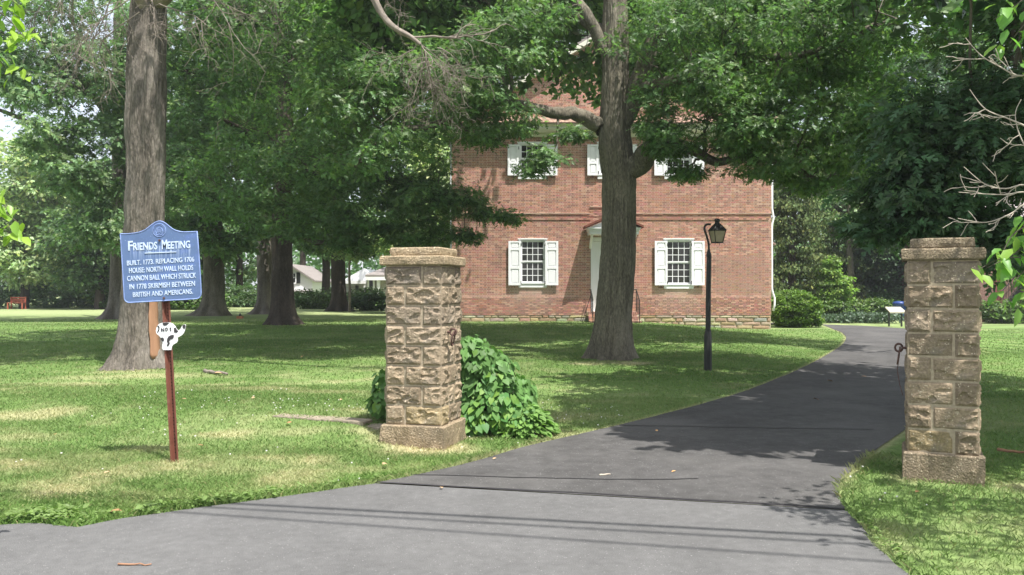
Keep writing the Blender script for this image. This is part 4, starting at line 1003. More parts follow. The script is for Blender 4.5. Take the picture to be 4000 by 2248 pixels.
# the big oak in the middle of the lawn
b0 = on_ground(1540, 905); ZT = b0[1] + .35; b0 = (b0[0], ZT, b0[2])
k = ZT/FPX
tp = [P(x, y, ZT) for x, y in [(1540,915),(1540,880),(1543,820),(1548,740),(1553,660),(1555,580),(1556,500),(1556,440),(1550,380),(1546,300),(1547,220),(1550,120),(1549,20),(1546,-150),(1560,-400),(1575,-700),(1580,-1050)]]
tr = [50*k,48*k,45*k,44*k,43*k,42*k,42*k,43*k,42*k,37*k,35*k,34*k,31*k,28*k,22*k,15*k,6*k]
limbsTR = [
 ([P(1520,330,ZT), P(1480,300,ZT-.1), P(1440,288,ZT-.3), P(1388,283,ZT-.6), P(1300,262,ZT-1), P(1230,255,ZT-1.3), P(1144,296,ZT-1.6), P(1069,322,ZT-1.8), P(969,335,ZT-2), P(894,420,ZT-2.3)], [.20,.17,.14,.13,.11,.10,.08,.07,.05,.03]),
 ([P(1570,440,ZT), P(1610,410,ZT-.2), P(1650,372,ZT-.5), P(1700,362,ZT-.8), P(1753,385,ZT-1), P(1806,410,ZT-1.2), P(1887,396,ZT-1.5), P(1990,420,ZT-1.8), P(2090,470,ZT-2)], [.30,.26,.20,.16,.11,.09,.08,.06,.03]),
 ([P(1565,330,ZT), P(1592,260,ZT-.1), P(1608,190,ZT-.2), P(1640,110,ZT-.3), P(1690,20,ZT-.4), P(1760,-140,ZT-.5), P(1850,-400,ZT-.5)], [.20,.19,.18,.16,.14,.11,.05]),
 ([P(1530,140,ZT), P(1500,90,ZT-.1), P(1478,40,ZT-.2), P(1450,-10,ZT-.2), P(1400,-160,ZT-.3), P(1300,-350,ZT)], [.16,.14,.12,.11,.09,.04]),
 ([P(1575,250,ZT), P(1640,215,ZT-.8), P(1760,190,ZT-1.6), P(1900,150,ZT-2), P(2050,130,ZT-2.4), P(2200,60,ZT-2.6)], [.14,.12,.10,.08,.06,.03]),
 ([P(1405,285,ZT-.5), P(1403,330,ZT-.7), P(1398,372,ZT-.9), P(1372,412,ZT-1.2)], [.035,.026,.02,.012]),
 ([P(1550,100,ZT), P(1400,20,ZT+1), P(1200,-60,ZT+.6), P(1000,-120,ZT)], [.15,.12,.08,.04]),
]
Z = ZT
blT = [
 B(1740,120,Z-1.2, 1.6,2.0,1.3, 26,12), B(1900,190,Z-1.8, 1.8,2.0,1.3, 30,12), B(2060,260,Z-2.2, 1.7,2.0,1.2, 28,12), B(1780,300,Z-2.2, .95,1.2,.55, 18,12),
 B(1900,330,Z-2.3, 1.1,1.3,.60, 20,12), B(2020,380,Z-2, 1.5,1.6,.7, 24,12), B(1680,365,Z-1.6, .45,.8,.22, 8,9), B(1850,60,Z-1, 2.2,2.2,1.3, 30,12),
 B(2080,80,Z-2, 2.0,2.2,1.4, 28,12), B(2230,190,Z-2.2, 1.4,1.8,1.3, 22,12), B(2180,380,Z-1.5, 1.2,1.4,.8, 18,11), B(1725,430,Z-1.4,.34,.4,.13,7,8), B(1650,330,Z-1.3,.4,.5,.2,7,9), B(2050,455,Z-1.6,.9,.9,.25,10,10),
 B(1290,90,Z-1.0, .5,1.6,.8, 12,12), B(1210,150,Z-1.4, 1.2,1.8,1.1, 24,12), B(1270,50,Z-.8, 1.4,1.8,.9, 24,12), B(1120,220,Z-1.9, 1.4,1.7,1.0, 26,12), B(1000,270,Z-2, 1.3,1.6,1.0, 24,12),
 B(1270,300,Z-1.2,.8,1.0,.26, 10,9), B(1170,330,Z-1.5, .7,1.0,.36, 10,9), B(1430,335,Z-.8,.35,.4,.15, 6,8), B(1380,400,Z-1.2,.42,.4,.22, 7,7), B(1340,425,Z-1.3,.25,.3,.15, 4,6),
 B(1665,240,Z-1.0,.5,1.0,.5, 8,8), B(1660,300,Z-.8,.4,.8,.35, 7,9), B(1650,60,Z+.2,.9,1.3,.7, 13,11), B(900,330,Z-2.3, 1.0,1.3,.9, 18,12), B(1480,-40,Z+1.6, 2.0,1.4,.7, 22,12), B(880,200,Z-2.2, 1.1,1.3,1.0, 16,12),
 # the upper crown above the picture, which throws the shade on the lawn
 ((b0[0]-2.5, ZT+3, 10.4), (4.0,4.0,2.0), 34,20,2.3,'quad'), ((b0[0]+3.2, ZT+3.5, 10.6), (4.6,4.0,2.0), 38,20,2.3,'quad'), ((b0[0]+.5, ZT+5.0, 12), (6.0,4.0,2.4), 40,20,2.3,'quad'),
 ((b0[0]+5, ZT+7, 9), (4.2,3.8,1.6), 34,20,2.3,'quad'), ((b0[0]-4.5, ZT+7, 9), (4.2,3.8,1.6), 34,20,2.3,'quad'), ((b0[0]+.5, ZT+9, 10.0), (5.5,3.6,2.0), 34,20,2.3,'quad'), ((b0[0]-5.5, ZT+3.5, 9.4), (3.0,3,1.4), 20,20,2.3,'quad'), ((b0[0]+8, ZT+4.0, 9.2), (3.0,3.5,1.5), 22,20,2.3,'quad'),
]
tree('oak_tree', 'large forked oak standing on the lawn in front of the brick house door', b0, tp, tr, blT, 'oak', .135, 'oak', M['oak_leaf'], M['bark'], 101, limbsTR, flare=.20, ridge=.028, nseg=140, ring=.03, per=9, sprayr=.15, lump=.045)

# the bare-limbed oak at the left
b1 = on_ground(350, 930); Z1 = b1[1] + .40; b1 = (b1[0], Z1, b1[2]); k = Z1/FPX
tp = [P(x, y, Z1) for x, y in [(352,940),(354,900),(356,850),(357,780),(359,700),(362,600),(365,480),(366,350),(367,220),(371,100),(376,0),(384,-150),(394,-350),(404,-600)]]
tr = [60*k,56*k,53*k,52*k,51*k,48*k,47*k,48*k,48*k,45*k,42*k,32*k,24*k,10*k]
def deadtwigs(rng, start, d, L_, r, depth, out_, droop=.12, spread=.55, n=6):
    p = np.asarray(start, float); d = np.asarray(d, float); pl = [p.copy()]
    for i in range(n):
        d = unit(d + rng.normal(size=3)*.20 - np.array([0,0,droop*.35])); p = p + d*L_/n; pl.append(p.copy())
    pl = np.array(pl); out_.append((pl, np.linspace(r, r*.4, n+1)))
    if depth > 0:
        for i in range(1, n+1):
            if rng.random() < .85:
                dd = unit(d + rng.normal(size=3)*spread); deadtwigs(rng, pl[i], dd, L_*rng.uniform(.4,.7), r*.55, depth-1, out_, droop, spread, max(3, n-1))
def twig_part(name, parent, org, starts, m, seed, sides=4):
    rng = np.random.default_rng(seed); o_ = []
    for (s, d, L_, r, dep, dr, sprd) in starts: deadtwigs(rng, s, d, L_, r, dep, o_, dr, sprd)
    mb = MB()
    for pl, rr in o_: v, f = tube_vf(pl, np.maximum(rr, .0022), sides); mb.add(v-np.asarray(org), f)
    return mb.build(name, m, parent, True)
lb = [([P(380,10,Z1), P(460,-60,Z1-.6), P(620,-160,Z1-1), P(800,-160,Z1-1.4), P(925,-30,Z1-1.6), P(955,30,Z1-1.65), P(992,72,Z1-1.7), P(1035,92,Z1-1.7), P(1058,112,Z1-1.7)], [.20,.16,.12,.09,.065,.055,.05,.045,.035]),
      ([P(370,40,Z1), P(330,-30,Z1-.5), P(240,-80,Z1-.9), P(120,-120,Z1-1)], [.16,.10,.07,.04])]
bl1 = [((b1[0]-1.0, Z1+.5, 11.0), (3.6,3.2,1.6), 30,18,2.2,'quad'), ((b1[0]+2.5, Z1+1.5, 11.5), (3.4,3.2,1.6), 32,18,2.2,'quad'), ((b1[0]-3.5, Z1+2, 10.5), (3,3,1.5), 26,18,2.2,'quad'), ((b1[0]+0, Z1+3.5, 10.5), (4,2.6,1.6), 32,18,2.2,'quad'), ((b1[0]+4.5, Z1+4, 10.6), (3.2,3,1.4), 26,18,2.2,'quad'), ((b1[0]+.5, Z1+8, 12), (4,3,1.5), 18,16,2.2,'quad'), ((b1[0]-5, Z1+6, 12), (4,3,1.5), 16,16,2.2,'quad')]
t1 = tree('oak_tree', 'tall oak behind the blue sign, a strip of bark missing, dead twigs above', b1, tp, tr, bl1, 'oak', .14, 'quad', M['oak_leaf'], M['bark_pale'], 203, lb, flare=.17, ridge=.030, nseg=140, ring=.03, lump=.05, limb_mat=M['deadwood'])
st_ = []
for x, y, dx, dz, L_ in [(345,-10,-.6,-.35,1.2),(330,-20,-1,-.35,1.5),(300,-50,-.8,-.6,1.5),(250,-60,-.7,-.5,1.2),(200,-50,-.6,-.5,1.0),(400,10,.8,-.3,1.1),(420,-30,.9,-.35,1.4),(460,-50,.9,-.4,1.5),(520,-70,.6,-.6,1.2),(380,0,.3,-.7,.8),(150,-60,-.5,-.5,1.0),(350,30,-.7,-.5,1.3)]:
    st_.append((P(x, y, Z1-.6), (dx, rnd.uniform(-.4,.2), dz), L_, .014, 3, .25, .7))
twig_part('dead_twigs', t1, b1, st_, M['deadwood'], 5)
st_ = []
for x, y, dx, dz, L_ in [(1058,112,.9,-.15,.9),(1060,115,.6,-.6,.75),(1070,130,.2,-1,.75),(1072,140,.1,-1,.8),(1060,120,-.3,-.8,.7),(1050,110,-.8,-.4,.7),(1090,150,.6,-.7,.6),(1100,120,1,-.3,.5),(1065,130,.4,-.9,.8),(1000,80,.4,.6,.5),(1075,160,-.1,-1,.6)]:
    st_.append((P(x, y, Z1-1.7), (dx, rnd.uniform(-.3,.3), dz), L_, .011, 3, .18, .65))
st_.append((P(1040,94,Z1-1.7), (1, 0, .06), 1.0, .022, 2, .05, .35))
twig_part('dead_twigs', t1, b1, st_, M['deadwood'], 9)
# strip where the bark has fallen: bare reddish wood set into the right flank, and torn bark edges
mb = MB()
for (ya, yb, xw, off_) in ((650, 900, 12, 0),):
    rows_ = 26; V = []; F = []
    for i in range(rows_):
        y = ya + (yb-ya)*i/(rows_-1); cxx = np.interp(y, [600,700,800,850,905], [402,399,399,402,406]); wv = xw*(.75 + .35*vn(i*.5, 0, 0, 4))*(1 if 3 < i < rows_-1 else .5)
        for j, (q, dd) in enumerate(((-.62, .50), (-.2, .47), (.25, .40), (.7, .26))):
            xx = cxx + q*wv; p = P(xx, y, Z1); cxc = np.interp(y, [480,600,700,780,850,900,940], [365,362,359,357,356,354,352])
            rad_ = np.interp(y, [480,600,700,780,850,900,930], [47,48,51,52,55.5,62,74]) + 1.0
            u_ = min(.985, (xx-cxc)/rad_); yy = Z1 - math.sqrt(max(0, 1-u_*u_))*rad_*k*1.0 - .02
            V.append((p[0], yy, p[2] + float(vn(i, j, 0, 8)-.5)*.01))
    F = [(i*4+j, i*4+j+1, (i+1)*4+j+1, (i+1)*4+j) for i in range(rows_-1) for j in range(3)]
    mb.add(np.array(V)-np.array(b1), F, (1,1,1))
o = mb.build('bare_wood_strip', M['barewood'], t1, True)
so_ = o.modifiers.new('thick', 'SOLIDIFY'); so_.thickness = .015; so_.offset = -1

# dark maple behind, and the row of grey trunks left of the brick house
def simple_trunk(xd, yb, wd, Zd=None, top=-200, lean=0):
    b = on_ground(xd, yb); Z_ = (Zd or b[1]); kk = Z_/FPX; bb = (P(xd, yb, Z_)[0], Z_, gh(P(xd, yb, Z_)[0], Z_))
    ys = [yb+6, yb-25, yb-80, yb-180, yb-320, yb-480, (yb-480+top)/2, top]; rs = [wd*.62, wd*.54, wd*.5, wd*.47, wd*.44, wd*.40, wd*.3, wd*.12]
    path = [P(xd + lean*(yb-y)/400 + 3*math.sin(y*.01+xd), y, Z_) for y in ys]; path[0] = np.array([path[0][0], Z_, bb[2]-.1])
    return bb, path, [r*kk for r in rs], Z_
b, p, r, Z = simple_trunk(709, 823, 55, 31, lean=4)
tree('maple_tree', 'broad tree with a dark shaded trunk left of the left stone pier', b, p, r, [
 B(760,200,27,2.6,3,1.8,36,13), B(650,330,27.5,1.8,2.4,1.5,28,13), B(900,260,25.5,2.0,2.4,1.5,30,13), B(820,410,25,2.2,2.4,1.1,30,13), B(700,500,26.5,1.8,2.2,1.1,24,13), B(990,420,24.5,1.8,2.0,1.0,26,13),
 B(930,520,24.5,1.9,1.8,.9,24,13), B(1060,500,24,1.4,1.6,.7,18,12), B(1150,495,23.6,.9,1.0,.35,12,11), B(1230,535,23.2,.65,.7,.18,9,9), B(1290,552,23,.30,.4,.10,4,7), B(800,555,25.5,1.7,1.7,.6,20,12), B(1040,585,24.6,1.2,1.5,.45,16,12), B(1165,585,24,.5,.6,.22,7,9), B(900,585,25.5,1.5,1.5,.45,16,12), B(700,60,28,3,3.4,2.2,36,13), B(950,60,27,3,3,1.8,32,13), B(560,480,28,1.6,2,1.2,18,12), B(1195,600,24,.3,.3,.15,3,6),
 ((b[0]+2, 34, 12.5), (7,5,2.4), 60,20,2.2,'quad'), ((b[0]-2,36,12.5),(6,5,2.6),50,20,2.2,'quad')],
 'oak', .155, 'oak', M['oak_leaf'], M['bark_dark'], 305, [([P(712,470,31), P(800,430,28), P(950,450,26), P(1100,480,24.5), P(1240,540,23.3)], [.22,.16,.11,.07,.02]), ([P(705,420,31), P(640,350,29), P(560,300,28)], [.2,.14,.06]), ([P(712,380,31), P(820,260,28), P(930,200,26)], [.22,.15,.06]), ([P(712,560,31), P(790,610,29), P(860,600,27)],[.14,.1,.04])], flare=.30, ridge=.02, nseg=60, ring=.08, per=9, sprayr=.19)
specs = [
 ('oak_tree', 'massive oak half hidden behind the nearest left oak', 298, 806, 40, 38, 'bark_pale', [B(90,90,34,3.2,4,2.8,44,12), B(210,230,34,2.6,3,2,32,12), B(220,430,34,2.2,2.6,1.3,26,12), B(60,200,33,1.6,2.6,1.2,16,12), B(330,560,35,2.0,2.4,1.2,24,12), B(250,80,34,2.4,3,2.4,26,12), B(470,180,35,2.2,3,2.8,30,12), B(140,340,33,1.6,2,.6,12,11), B(460,420,35,1.8,2.2,2.0,24,12), B(240,580,35,1.2,2,.8,11,12)],
   [([P(300,500,38), P(200,420,36), P(90,320,35), P(-20,270,34)], [.2,.15,.11,.06]), ([P(300,330,38), P(220,220,36), P(120,120,35)], [.2,.14,.06])], 401),
 ('oak_tree', 'oak with a straight grey trunk right of the blue sign', 535, 800, 52, 43, 'bark', [B(540,120,41,3.4,4,4,36,12), B(600,420,40,2.4,3,2.4,24,12), B(480,500,40,2.4,3,2.0,22,12), B(540,600,41,2.4,2.6,1.0,22,12), B(560,300,41,3,3,2,30,12)], [], 402),
 ('oak_tree', 'pale sunlit trunk just behind and left of the dark tree', 666, 796, 42, 46, 'bark_pale', [B(680,540,45,2.2,3,1.3,26,12), B(700,320,45,3.5,3,3,28,12), B(640,100,45,4,3,4,28,12)], [], 403),
 ('oak_tree', 'slim dark trunk in front of the far white porch', 853, 787, 36, 52, 'bark_dark', [B(870,560,51,3.4,3,1.3,40,12), B(850,380,52,4.5,4,3,46,12), B(950,600,50,2.2,2,.9,22,12), B(815,610,51,1.4,1.6,.7,14,12), B(900,150,52,6,4,4,46,12)], [], 404),
]
for nm, lab, xd, yb, wd, Zd, bk, bl, lm, sd_ in specs:
    b, p, r, Z = simple_trunk(xd, yb, wd, Zd)
    tree(nm, lab, b, p, r, bl, 'x', .27, 'oak' if Zd < 40 else 'quad', M['maple_leaf'], M[bk], sd_, lm, flare=.5, ridge=.02, nseg=40, ring=.15, per=9, sprayr=.30)
b = at(879, 50); mb_t = tree('young_tree', 'thin pale sapling trunk beside the white porch hedge', b, [b+[0,0,-.1], b+[.03,0,1.2], b+[-.02,0,2.4], b+[.05,0,4.2]], [.085,.08,.07,.03], [((b[0]+.3, 50, 4.0), (1.3,1.1,.6), 14, 10)], 'x', .22, 'quad', M['far_leaf'], M['deadwood'], 410, nseg=10, ring=.3, ridge=.003, sprayr=.25)

# the wood and gardens that close the view
def far_tree(xd, Zd, top, Rw, bot, label, lm, seed, size=.34, tone=1.0, group='trees closing the view', dens=1.0, tw=.35, name='broadleaf_tree'):
    b = at(xd, Zd); kk = Zd/FPX; ztop = EYE-(top-732)*kk; zbot = EYE-(bot-732)*kk; rng = np.random.default_rng(seed); H_ = ztop-zbot
    bl = []; nb = 7
    for i in range(nb):
        f_ = (i+.5)/nb; zz = zbot + H_*f_; rr = Rw*(1-.55*f_**2)*(.65 if i == 0 else 1)
        a_ = rng.uniform(0, 6.28); bl.append(((b[0]+math.cos(a_)*rr*.35, Zd+math.sin(a_)*rr*.25, zz), (rr*.8, rr*.75, H_/nb*.95), int(26*dens*(.5+rr/Rw)), 10, 1, 'quad', tone))
    return tree(name, label, b, [b+[0,0,-.2], b+[.1,0,zbot*.6+b[2]], b+[-.1,0,zbot+H_*.4], b+[0,0,ztop-.3]], [tw, tw*.85, tw*.5, .05], bl, 'x', size, 'quad', M[lm], M['bark_dark'], seed, nseg=14, ring=.6, ridge=.02, per=8, sprayr=.42, group=None)
FT = [
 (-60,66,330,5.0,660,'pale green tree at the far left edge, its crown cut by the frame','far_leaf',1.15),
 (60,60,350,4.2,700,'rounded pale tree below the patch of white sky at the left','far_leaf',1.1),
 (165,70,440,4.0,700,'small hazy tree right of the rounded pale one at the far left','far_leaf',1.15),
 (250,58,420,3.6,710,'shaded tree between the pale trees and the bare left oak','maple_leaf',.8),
 (400,66,200,6.0,690,'tall tree directly behind the blue sign','maple_leaf',.8),
 (470,58,430,3.4,720,'low tree seen just right of the blue sign','maple_leaf',.9),
 (600,70,60,7.0,680,'tall tree behind the straight grey trunk','maple_leaf',.8),
 (760,84,-20,7.5,560,'tall tree above the white gable','maple_leaf',.9),
 (818,62,400,2.0,640,'tree overhanging the white gable from the right','maple_leaf',1.0),
 (1000,84,60,7.0,600,'tall tree above the white porch','maple_leaf',.9),
 (1085,46,340,3.6,640,'light green tree glimpsed past the left corner of the brick house','far_leaf',1.25),
 (1180,66,-60,7.0,500,'tall tree rising behind the left slope of the brick gable','maple_leaf',1.0),
 (1420,70,-200,7.0,300,'treetop above the left side of the brick gable','maple_leaf',1.0),
 (1700,72,-260,8.0,300,'treetop above the right side of the brick gable','maple_leaf',.9),
 (1960,62,-80,6.5,560,'tall tree behind the right corner of the brick house','maple_leaf',.85),
 (2150,66,40,6.0,600,'tall tree above the end of the driveway','maple_leaf',.85),
 (2300,60,120,5.5,640,'dark tree behind the information board','oak_leaf_dark',1.2),
 (2430,62,60,6.0,560,'tree above the brick building with the stair','maple_leaf',.9),
 (2600,60,0,7.0,560,'tree at the far right edge behind the stair building','maple_leaf',.9),
 (2230,52,560,2.6,735,'dark low tree behind the blue bin','oak_leaf_dark',1.1),
]
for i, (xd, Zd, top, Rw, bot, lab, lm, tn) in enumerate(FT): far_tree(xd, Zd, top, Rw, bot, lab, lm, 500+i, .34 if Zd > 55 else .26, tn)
rng = np.random.default_rng(88); n_ = 42000; X = rng.uniform(-105, 105, n_); Y = rng.uniform(96, 112, n_); top_ = 6.5 + 5.0*fbm(X*.09, 0, 0, 9) + 2.2*vn(X*.45, 0, 0, 10)
Zs = top_*rng.random(n_)**.8; a_, b_, c_ = place_leaves(np.column_stack([X,Y,Zs]), rng.normal(size=(n_,3)), rng.normal(size=(n_,3))+[0,-.6,.6], rng.uniform(.5,1.0,n_), 'quad', np.repeat((.7+.7*fbm(X*.2, Y*.2, Zs*.3, 12))[:,None],3,1))
tag(MB().add(a_, b_, c_).build('distant_wood', M['maple_leaf']), 'low line of distant woodland seen under the crowns', 'wood', None, 'stuff')
# drooping cedars right of the house
for i, (xd, Zd, top, Rw, lab) in enumerate([(1990,47,330,2.6,'drooping dark evergreen against the right corner of the brick house'),(2100,52,380,2.3,'second drooping evergreen, behind the bright green shrub'),(2200,56,420,2.2,'evergreen right of the grey trunk at the end of the driveway')]):
    b = at(xd, Zd); kk = Zd/FPX; ztop = EYE-(top-732)*kk; rng = np.random.default_rng(700+i); bl = []
    for q in range(9):
        f_ = (q+.4)/9; zz = .6+(ztop-.6)*f_; rr = Rw*(1-.5*f_); bl.append(((b[0]+rng.uniform(-.3,.3), Zd, zz), (rr, rr, ztop/9*.75), 26, 10, 1, 'quad', 1.0))
    tree('evergreen_tree', lab, b, [b+[0,0,-.2], b+[.1,0,ztop*.5], b+[0,0,ztop]], [.25,.18,.03], bl, 'x', .20, 'quad', M['ever_leaf'], M['bark_dark'], 720+i, nseg=14, ring=.6, per=8, sprayr=.26, droop=1.1)
b = at(2144, 50); tree('pine_tree', 'straight grey trunk standing free above the ground cover at the driveway end', b, [b+[0,0,-.2], b+[-.05,0,2], b+[-.15,0,4], b+[-.2,0,9]], [.24,.21,.18,.12], [B(2160,520,50,2.2,2,1.4,24,10), B(2200,600,50,1.6,2,.8,16,10)], 'x', .24, 'quad', M['maple_leaf'], M['bark'], 731, nseg=20, ring=.2, sprayr=.3)

# the near oak that overhangs the right of the picture; its trunk stands outside the frame
Zn = 9.6; bn = np.array([8.6, 10.2, gh(8.6,10.2)])
bln = [B(2300,330,9.6,.70,.8,.45,16,9), B(2400,400,9.4,.8,.8,.42,18,9), B(2330,500,9.4,.55,.6,.32,13,9), B(2500,270,9.4,.6,.8,.4,12,9), B(2540,480,9.2,.6,.7,.55,16,9), B(2260,470,9.5,.42,.5,.22,9,8), B(2230,555,9.4,.30,.4,.13,6,7), B(2420,565,9.3,.5,.6,.2,10,8), B(2550,150,9.6,.8,.9,.5,12,8), B(2370,560,9.2,.4,.4,.18,8,7), B(2190,590,9.5,.16,.2,.06,2,6), B(2520,620,9.0,.3,.4,.25,8,8), B(2570,390,9.8,.45,.8,.45,10,9),
 ((6.5,8.0,6.6),(2.6,2.4,1.0),26,20,2.0,'quad'), ((5.0,9.0,7.0),(2.2,2.4,1.0),22,20,2.0,'quad'), ((8.5,8.0,7.5),(3.0,3.0,1.2),26,20,2.0,'quad'), ((5.2,7.2,6.0),(1.5,1.5,.7),16,20,2.0,'quad'), ((4.0,7.7,6.8),(1.5,1.3,.7),16,20,2.0,'quad'), ((8.5,12.5,7.5),(3.4,3.0,1.4),28,20,2.0,'quad'), ((10,9,5.5),(2.4,2.4,1.2),20,20,2.0,'quad'), ((5.6,11.5,7.6),(2.4,2.0,1.0),20,20,2.0,'quad')]
tree('oak_tree', 'near oak whose dark lobed leaves overhang the right stone pier', bn, [bn+[0,0,-.2], bn+[0,0,1], bn+[-.1,0,2.6], bn+[-.15,-.1,4.5], bn+[-.2,-.2,7.5]], [.34,.29,.26,.2,.06], bln, 'oak', .165, 'oak', M['oak_leaf_dark'], M['bark'], 801,
     [([bn+[-.1,0,2.8], np.array([7.4,9.9,3.3]), np.array([6.2,9.6,3.1]), np.array([5.2,9.5,2.8])], [.14,.09,.06,.02]), ([bn+[-.1,0,3.4], np.array([7.3,9.6,4.3]), np.array([5.9,9.5,4.0]), np.array([4.8,9.5,3.5])], [.13,.09,.05,.02])], flare=.2, nseg=40, ring=.08, per=8, sprayr=.17)

# near dogwood at the right edge: single bright leaves, bare pale twigs
bd = np.array([5.4, 5.2, gh(5.4, 5.2)])
dog_t = thing('dogwood_tree', 'near small tree at the right edge with bright green leaves and bare pale twigs', 'tree', tuple(bd))
V, F, C, cl, R = trunk_vf([bd+[0,0,-.2], bd+[0,0,.5], bd+[-.1,-.1,1.4], bd+[-.25,-.2,2.6], bd+[-.2,-.3,4.0]], [.10,.08,.07,.05,.02], 20, .06, .006, .06, 3)
MB().add(V-bd, F, C).build('trunk', M['bark_pale'], dog_t, True)
def leaf_bank(kind, m, colrs, name='leaf'):
    out_ = []
    for c in colrs:
        tv, tf = leaf_template(kind); mb = MB(); mb.add(tv, tf, c); o = mb.build(name, m, smooth=True); out_.append(o.data); bpy.data.objects.remove(o)
    return out_
bank = leaf_bank('ovate', M['bright_leaf'], [(1,1,1),(.8,.95,.8),(1.2,1.1,.9),(.7,.85,.8)])
twg = MB()
def hang_leaf(parent, org, p, d, size, bank, rng, name='leaf'):
    d = Vector(d).normalized(); n_ = Vector((rng.uniform(-.5,.5), rng.uniform(-.9,.1), 1)); w_ = n_.cross(d).normalized(); n_ = d.cross(w_)
    mt = Matrix((d, w_, n_)).transposed().to_4x4(); o = link_mesh(name, rng.choice(bank), parent); o.matrix_local = Matrix.Translation(Vector(p)-Vector(org)) @ mt @ Matrix.Diagonal((size, size, size, 1)); return o
rl = random.Random(33)
def leafy_twig(parent, org, pts, n, size, bank, rng, mbt, spread=.06, down=.8):
    pl = spline(np.array(pts), 6); v, f = tube_vf(pl, np.linspace(.006, .002, len(pl)), 5); mbt.add(v-np.asarray(org), f)
    for q in range(n):
        t = (q+rng.random())/n; p = pl[int(t*(len(pl)-1))]
        d = (rng.uniform(-1,1), rng.uniform(-.8,.5), -down*rng.uniform(.3,1.3)); hang_leaf(parent, org, p + np.array([rng.uniform(-1,1), rng.uniform(-1,1), rng.uniform(-.5,.7)])*spread, d, size*rng.uniform(.7,1.15), bank, rng)
PD = lambda x, y, z=5.0: P(x, y, z)
for pts, n in [([PD(2700,560),PD(2610,600),PD(2550,640),PD(2480,676)],12), ([PD(2700,600),PD(2620,650),PD(2560,700),PD(2540,760)],16), ([PD(2680,520),PD(2600,560),PD(2550,590),PD(2520,640)],12), ([PD(2700,680),PD(2620,700),PD(2575,740),PD(2560,790)],14),
               ([PD(2720,-120),PD(2620,-40),PD(2560,10),PD(2500,50)],12), ([PD(2720,-60),PD(2640,10),PD(2580,60),PD(2540,110)],16), ([PD(2700,0),PD(2640,60),PD(2600,120),PD(2575,200)],14), ([PD(2700,560),PD(2600,640),PD(2520,650),PD(2460,680)],8)]:
    leafy_twig(dog_t, bd, pts, int(n*1.9), .105, bank, rl, twg, .08)
o = twg.build('twigs', M['limb'], dog_t, True); o['kind'] = 'stuff'
st_ = []
dt = MB(); rng = np.random.default_rng(77); o_ = []
for pl, r0 in [([PD(2760,330),PD(2620,200),PD(2560,190),PD(2520,170),PD(2470,140),PD(2430,95)],.011), ([PD(2720,420),PD(2600,330),PD(2540,300),PD(2480,275),PD(2440,225)],.010), ([PD(2740,560),PD(2600,470),PD(2530,475),PD(2480,465),PD(2425,420)],.009), ([PD(2740,540),PD(2600,510),PD(2540,540),PD(2480,560),PD(2410,550)],.009), ([PD(2720,520),PD(2590,485),PD(2530,490),PD(2470,488),PD(2412,484)],.008), ([PD(2720,440),PD(2600,380),PD(2570,350),PD(2555,290),PD(2570,250)],.008)]:
    q = spline(np.array(pl), 5); o_.append((q, np.linspace(r0*.75, .0018, len(q))))
    for i in range(7, len(q)-2, 4):
        dr = unit(np.array([[-1, rng.uniform(-.4,.4), rng.uniform(-.6,.7)]]))[0]; deadtwigs(rng, q[i], dr, rng.uniform(.08,.18), .0034, 1, o_, .0, .5, 4)
for pl, rr in o_: v, f = tube_vf(pl, np.maximum(rr, .0022), 5); dt.add(v-bd, f)
dt.build('bare_twigs', M['deadpale'], dog_t, True)
# its higher crown (outside the picture) that dapples the apron
lv = MB(); rng = np.random.default_rng(90)
for c, r, n_, kk_ in [((4.3,4.6,3.6),(1.1,.9,.5),14,6), ((5.2,5.4,4.3),(1.4,1.2,.6),16,7), ((3.55,4.9,3.9),(.55,.6,.25),6,5), ((5.6,4.4,3.2),(1.2,1.0,.6),12,6), ((6.3,6.0,4.0),(1.3,1.2,.7),16,6)]:
    cc, sp, ow = blob_points(rng, c, r, n_, kk_); a_, b_, c_ = spray_leaves(rng, sp, 8, .12, .10, 'ovate', .5); lv.add(a_-bd, b_, c_)
    for q in cc:
        pl = bez(bd+[-.25,-.2,2.6], q, 6, .1, rng, .03)
        v, f = tube_vf(pl, np.linspace(.02,.005,6), 5); twg2 = dt if False else None
        lv2 = v
o = lv.build('crown', M['bright_leaf'], dog_t); o['kind'] = 'stuff'
mb = MB()
for q in [(4.3,4.6,3.6),(5.2,5.4,4.3),(3.6,4.9,3.9),(5.6,4.4,3.2),(6.3,6,4)]: v, f = tube_vf(bez(bd+[-.2,-.15,2.2], q, 7, .15, rng, .03), np.linspace(.03,.006,7), 6); mb.add(v-bd, f)
mb.build('limb', M['bark_pale'], dog_t, True)

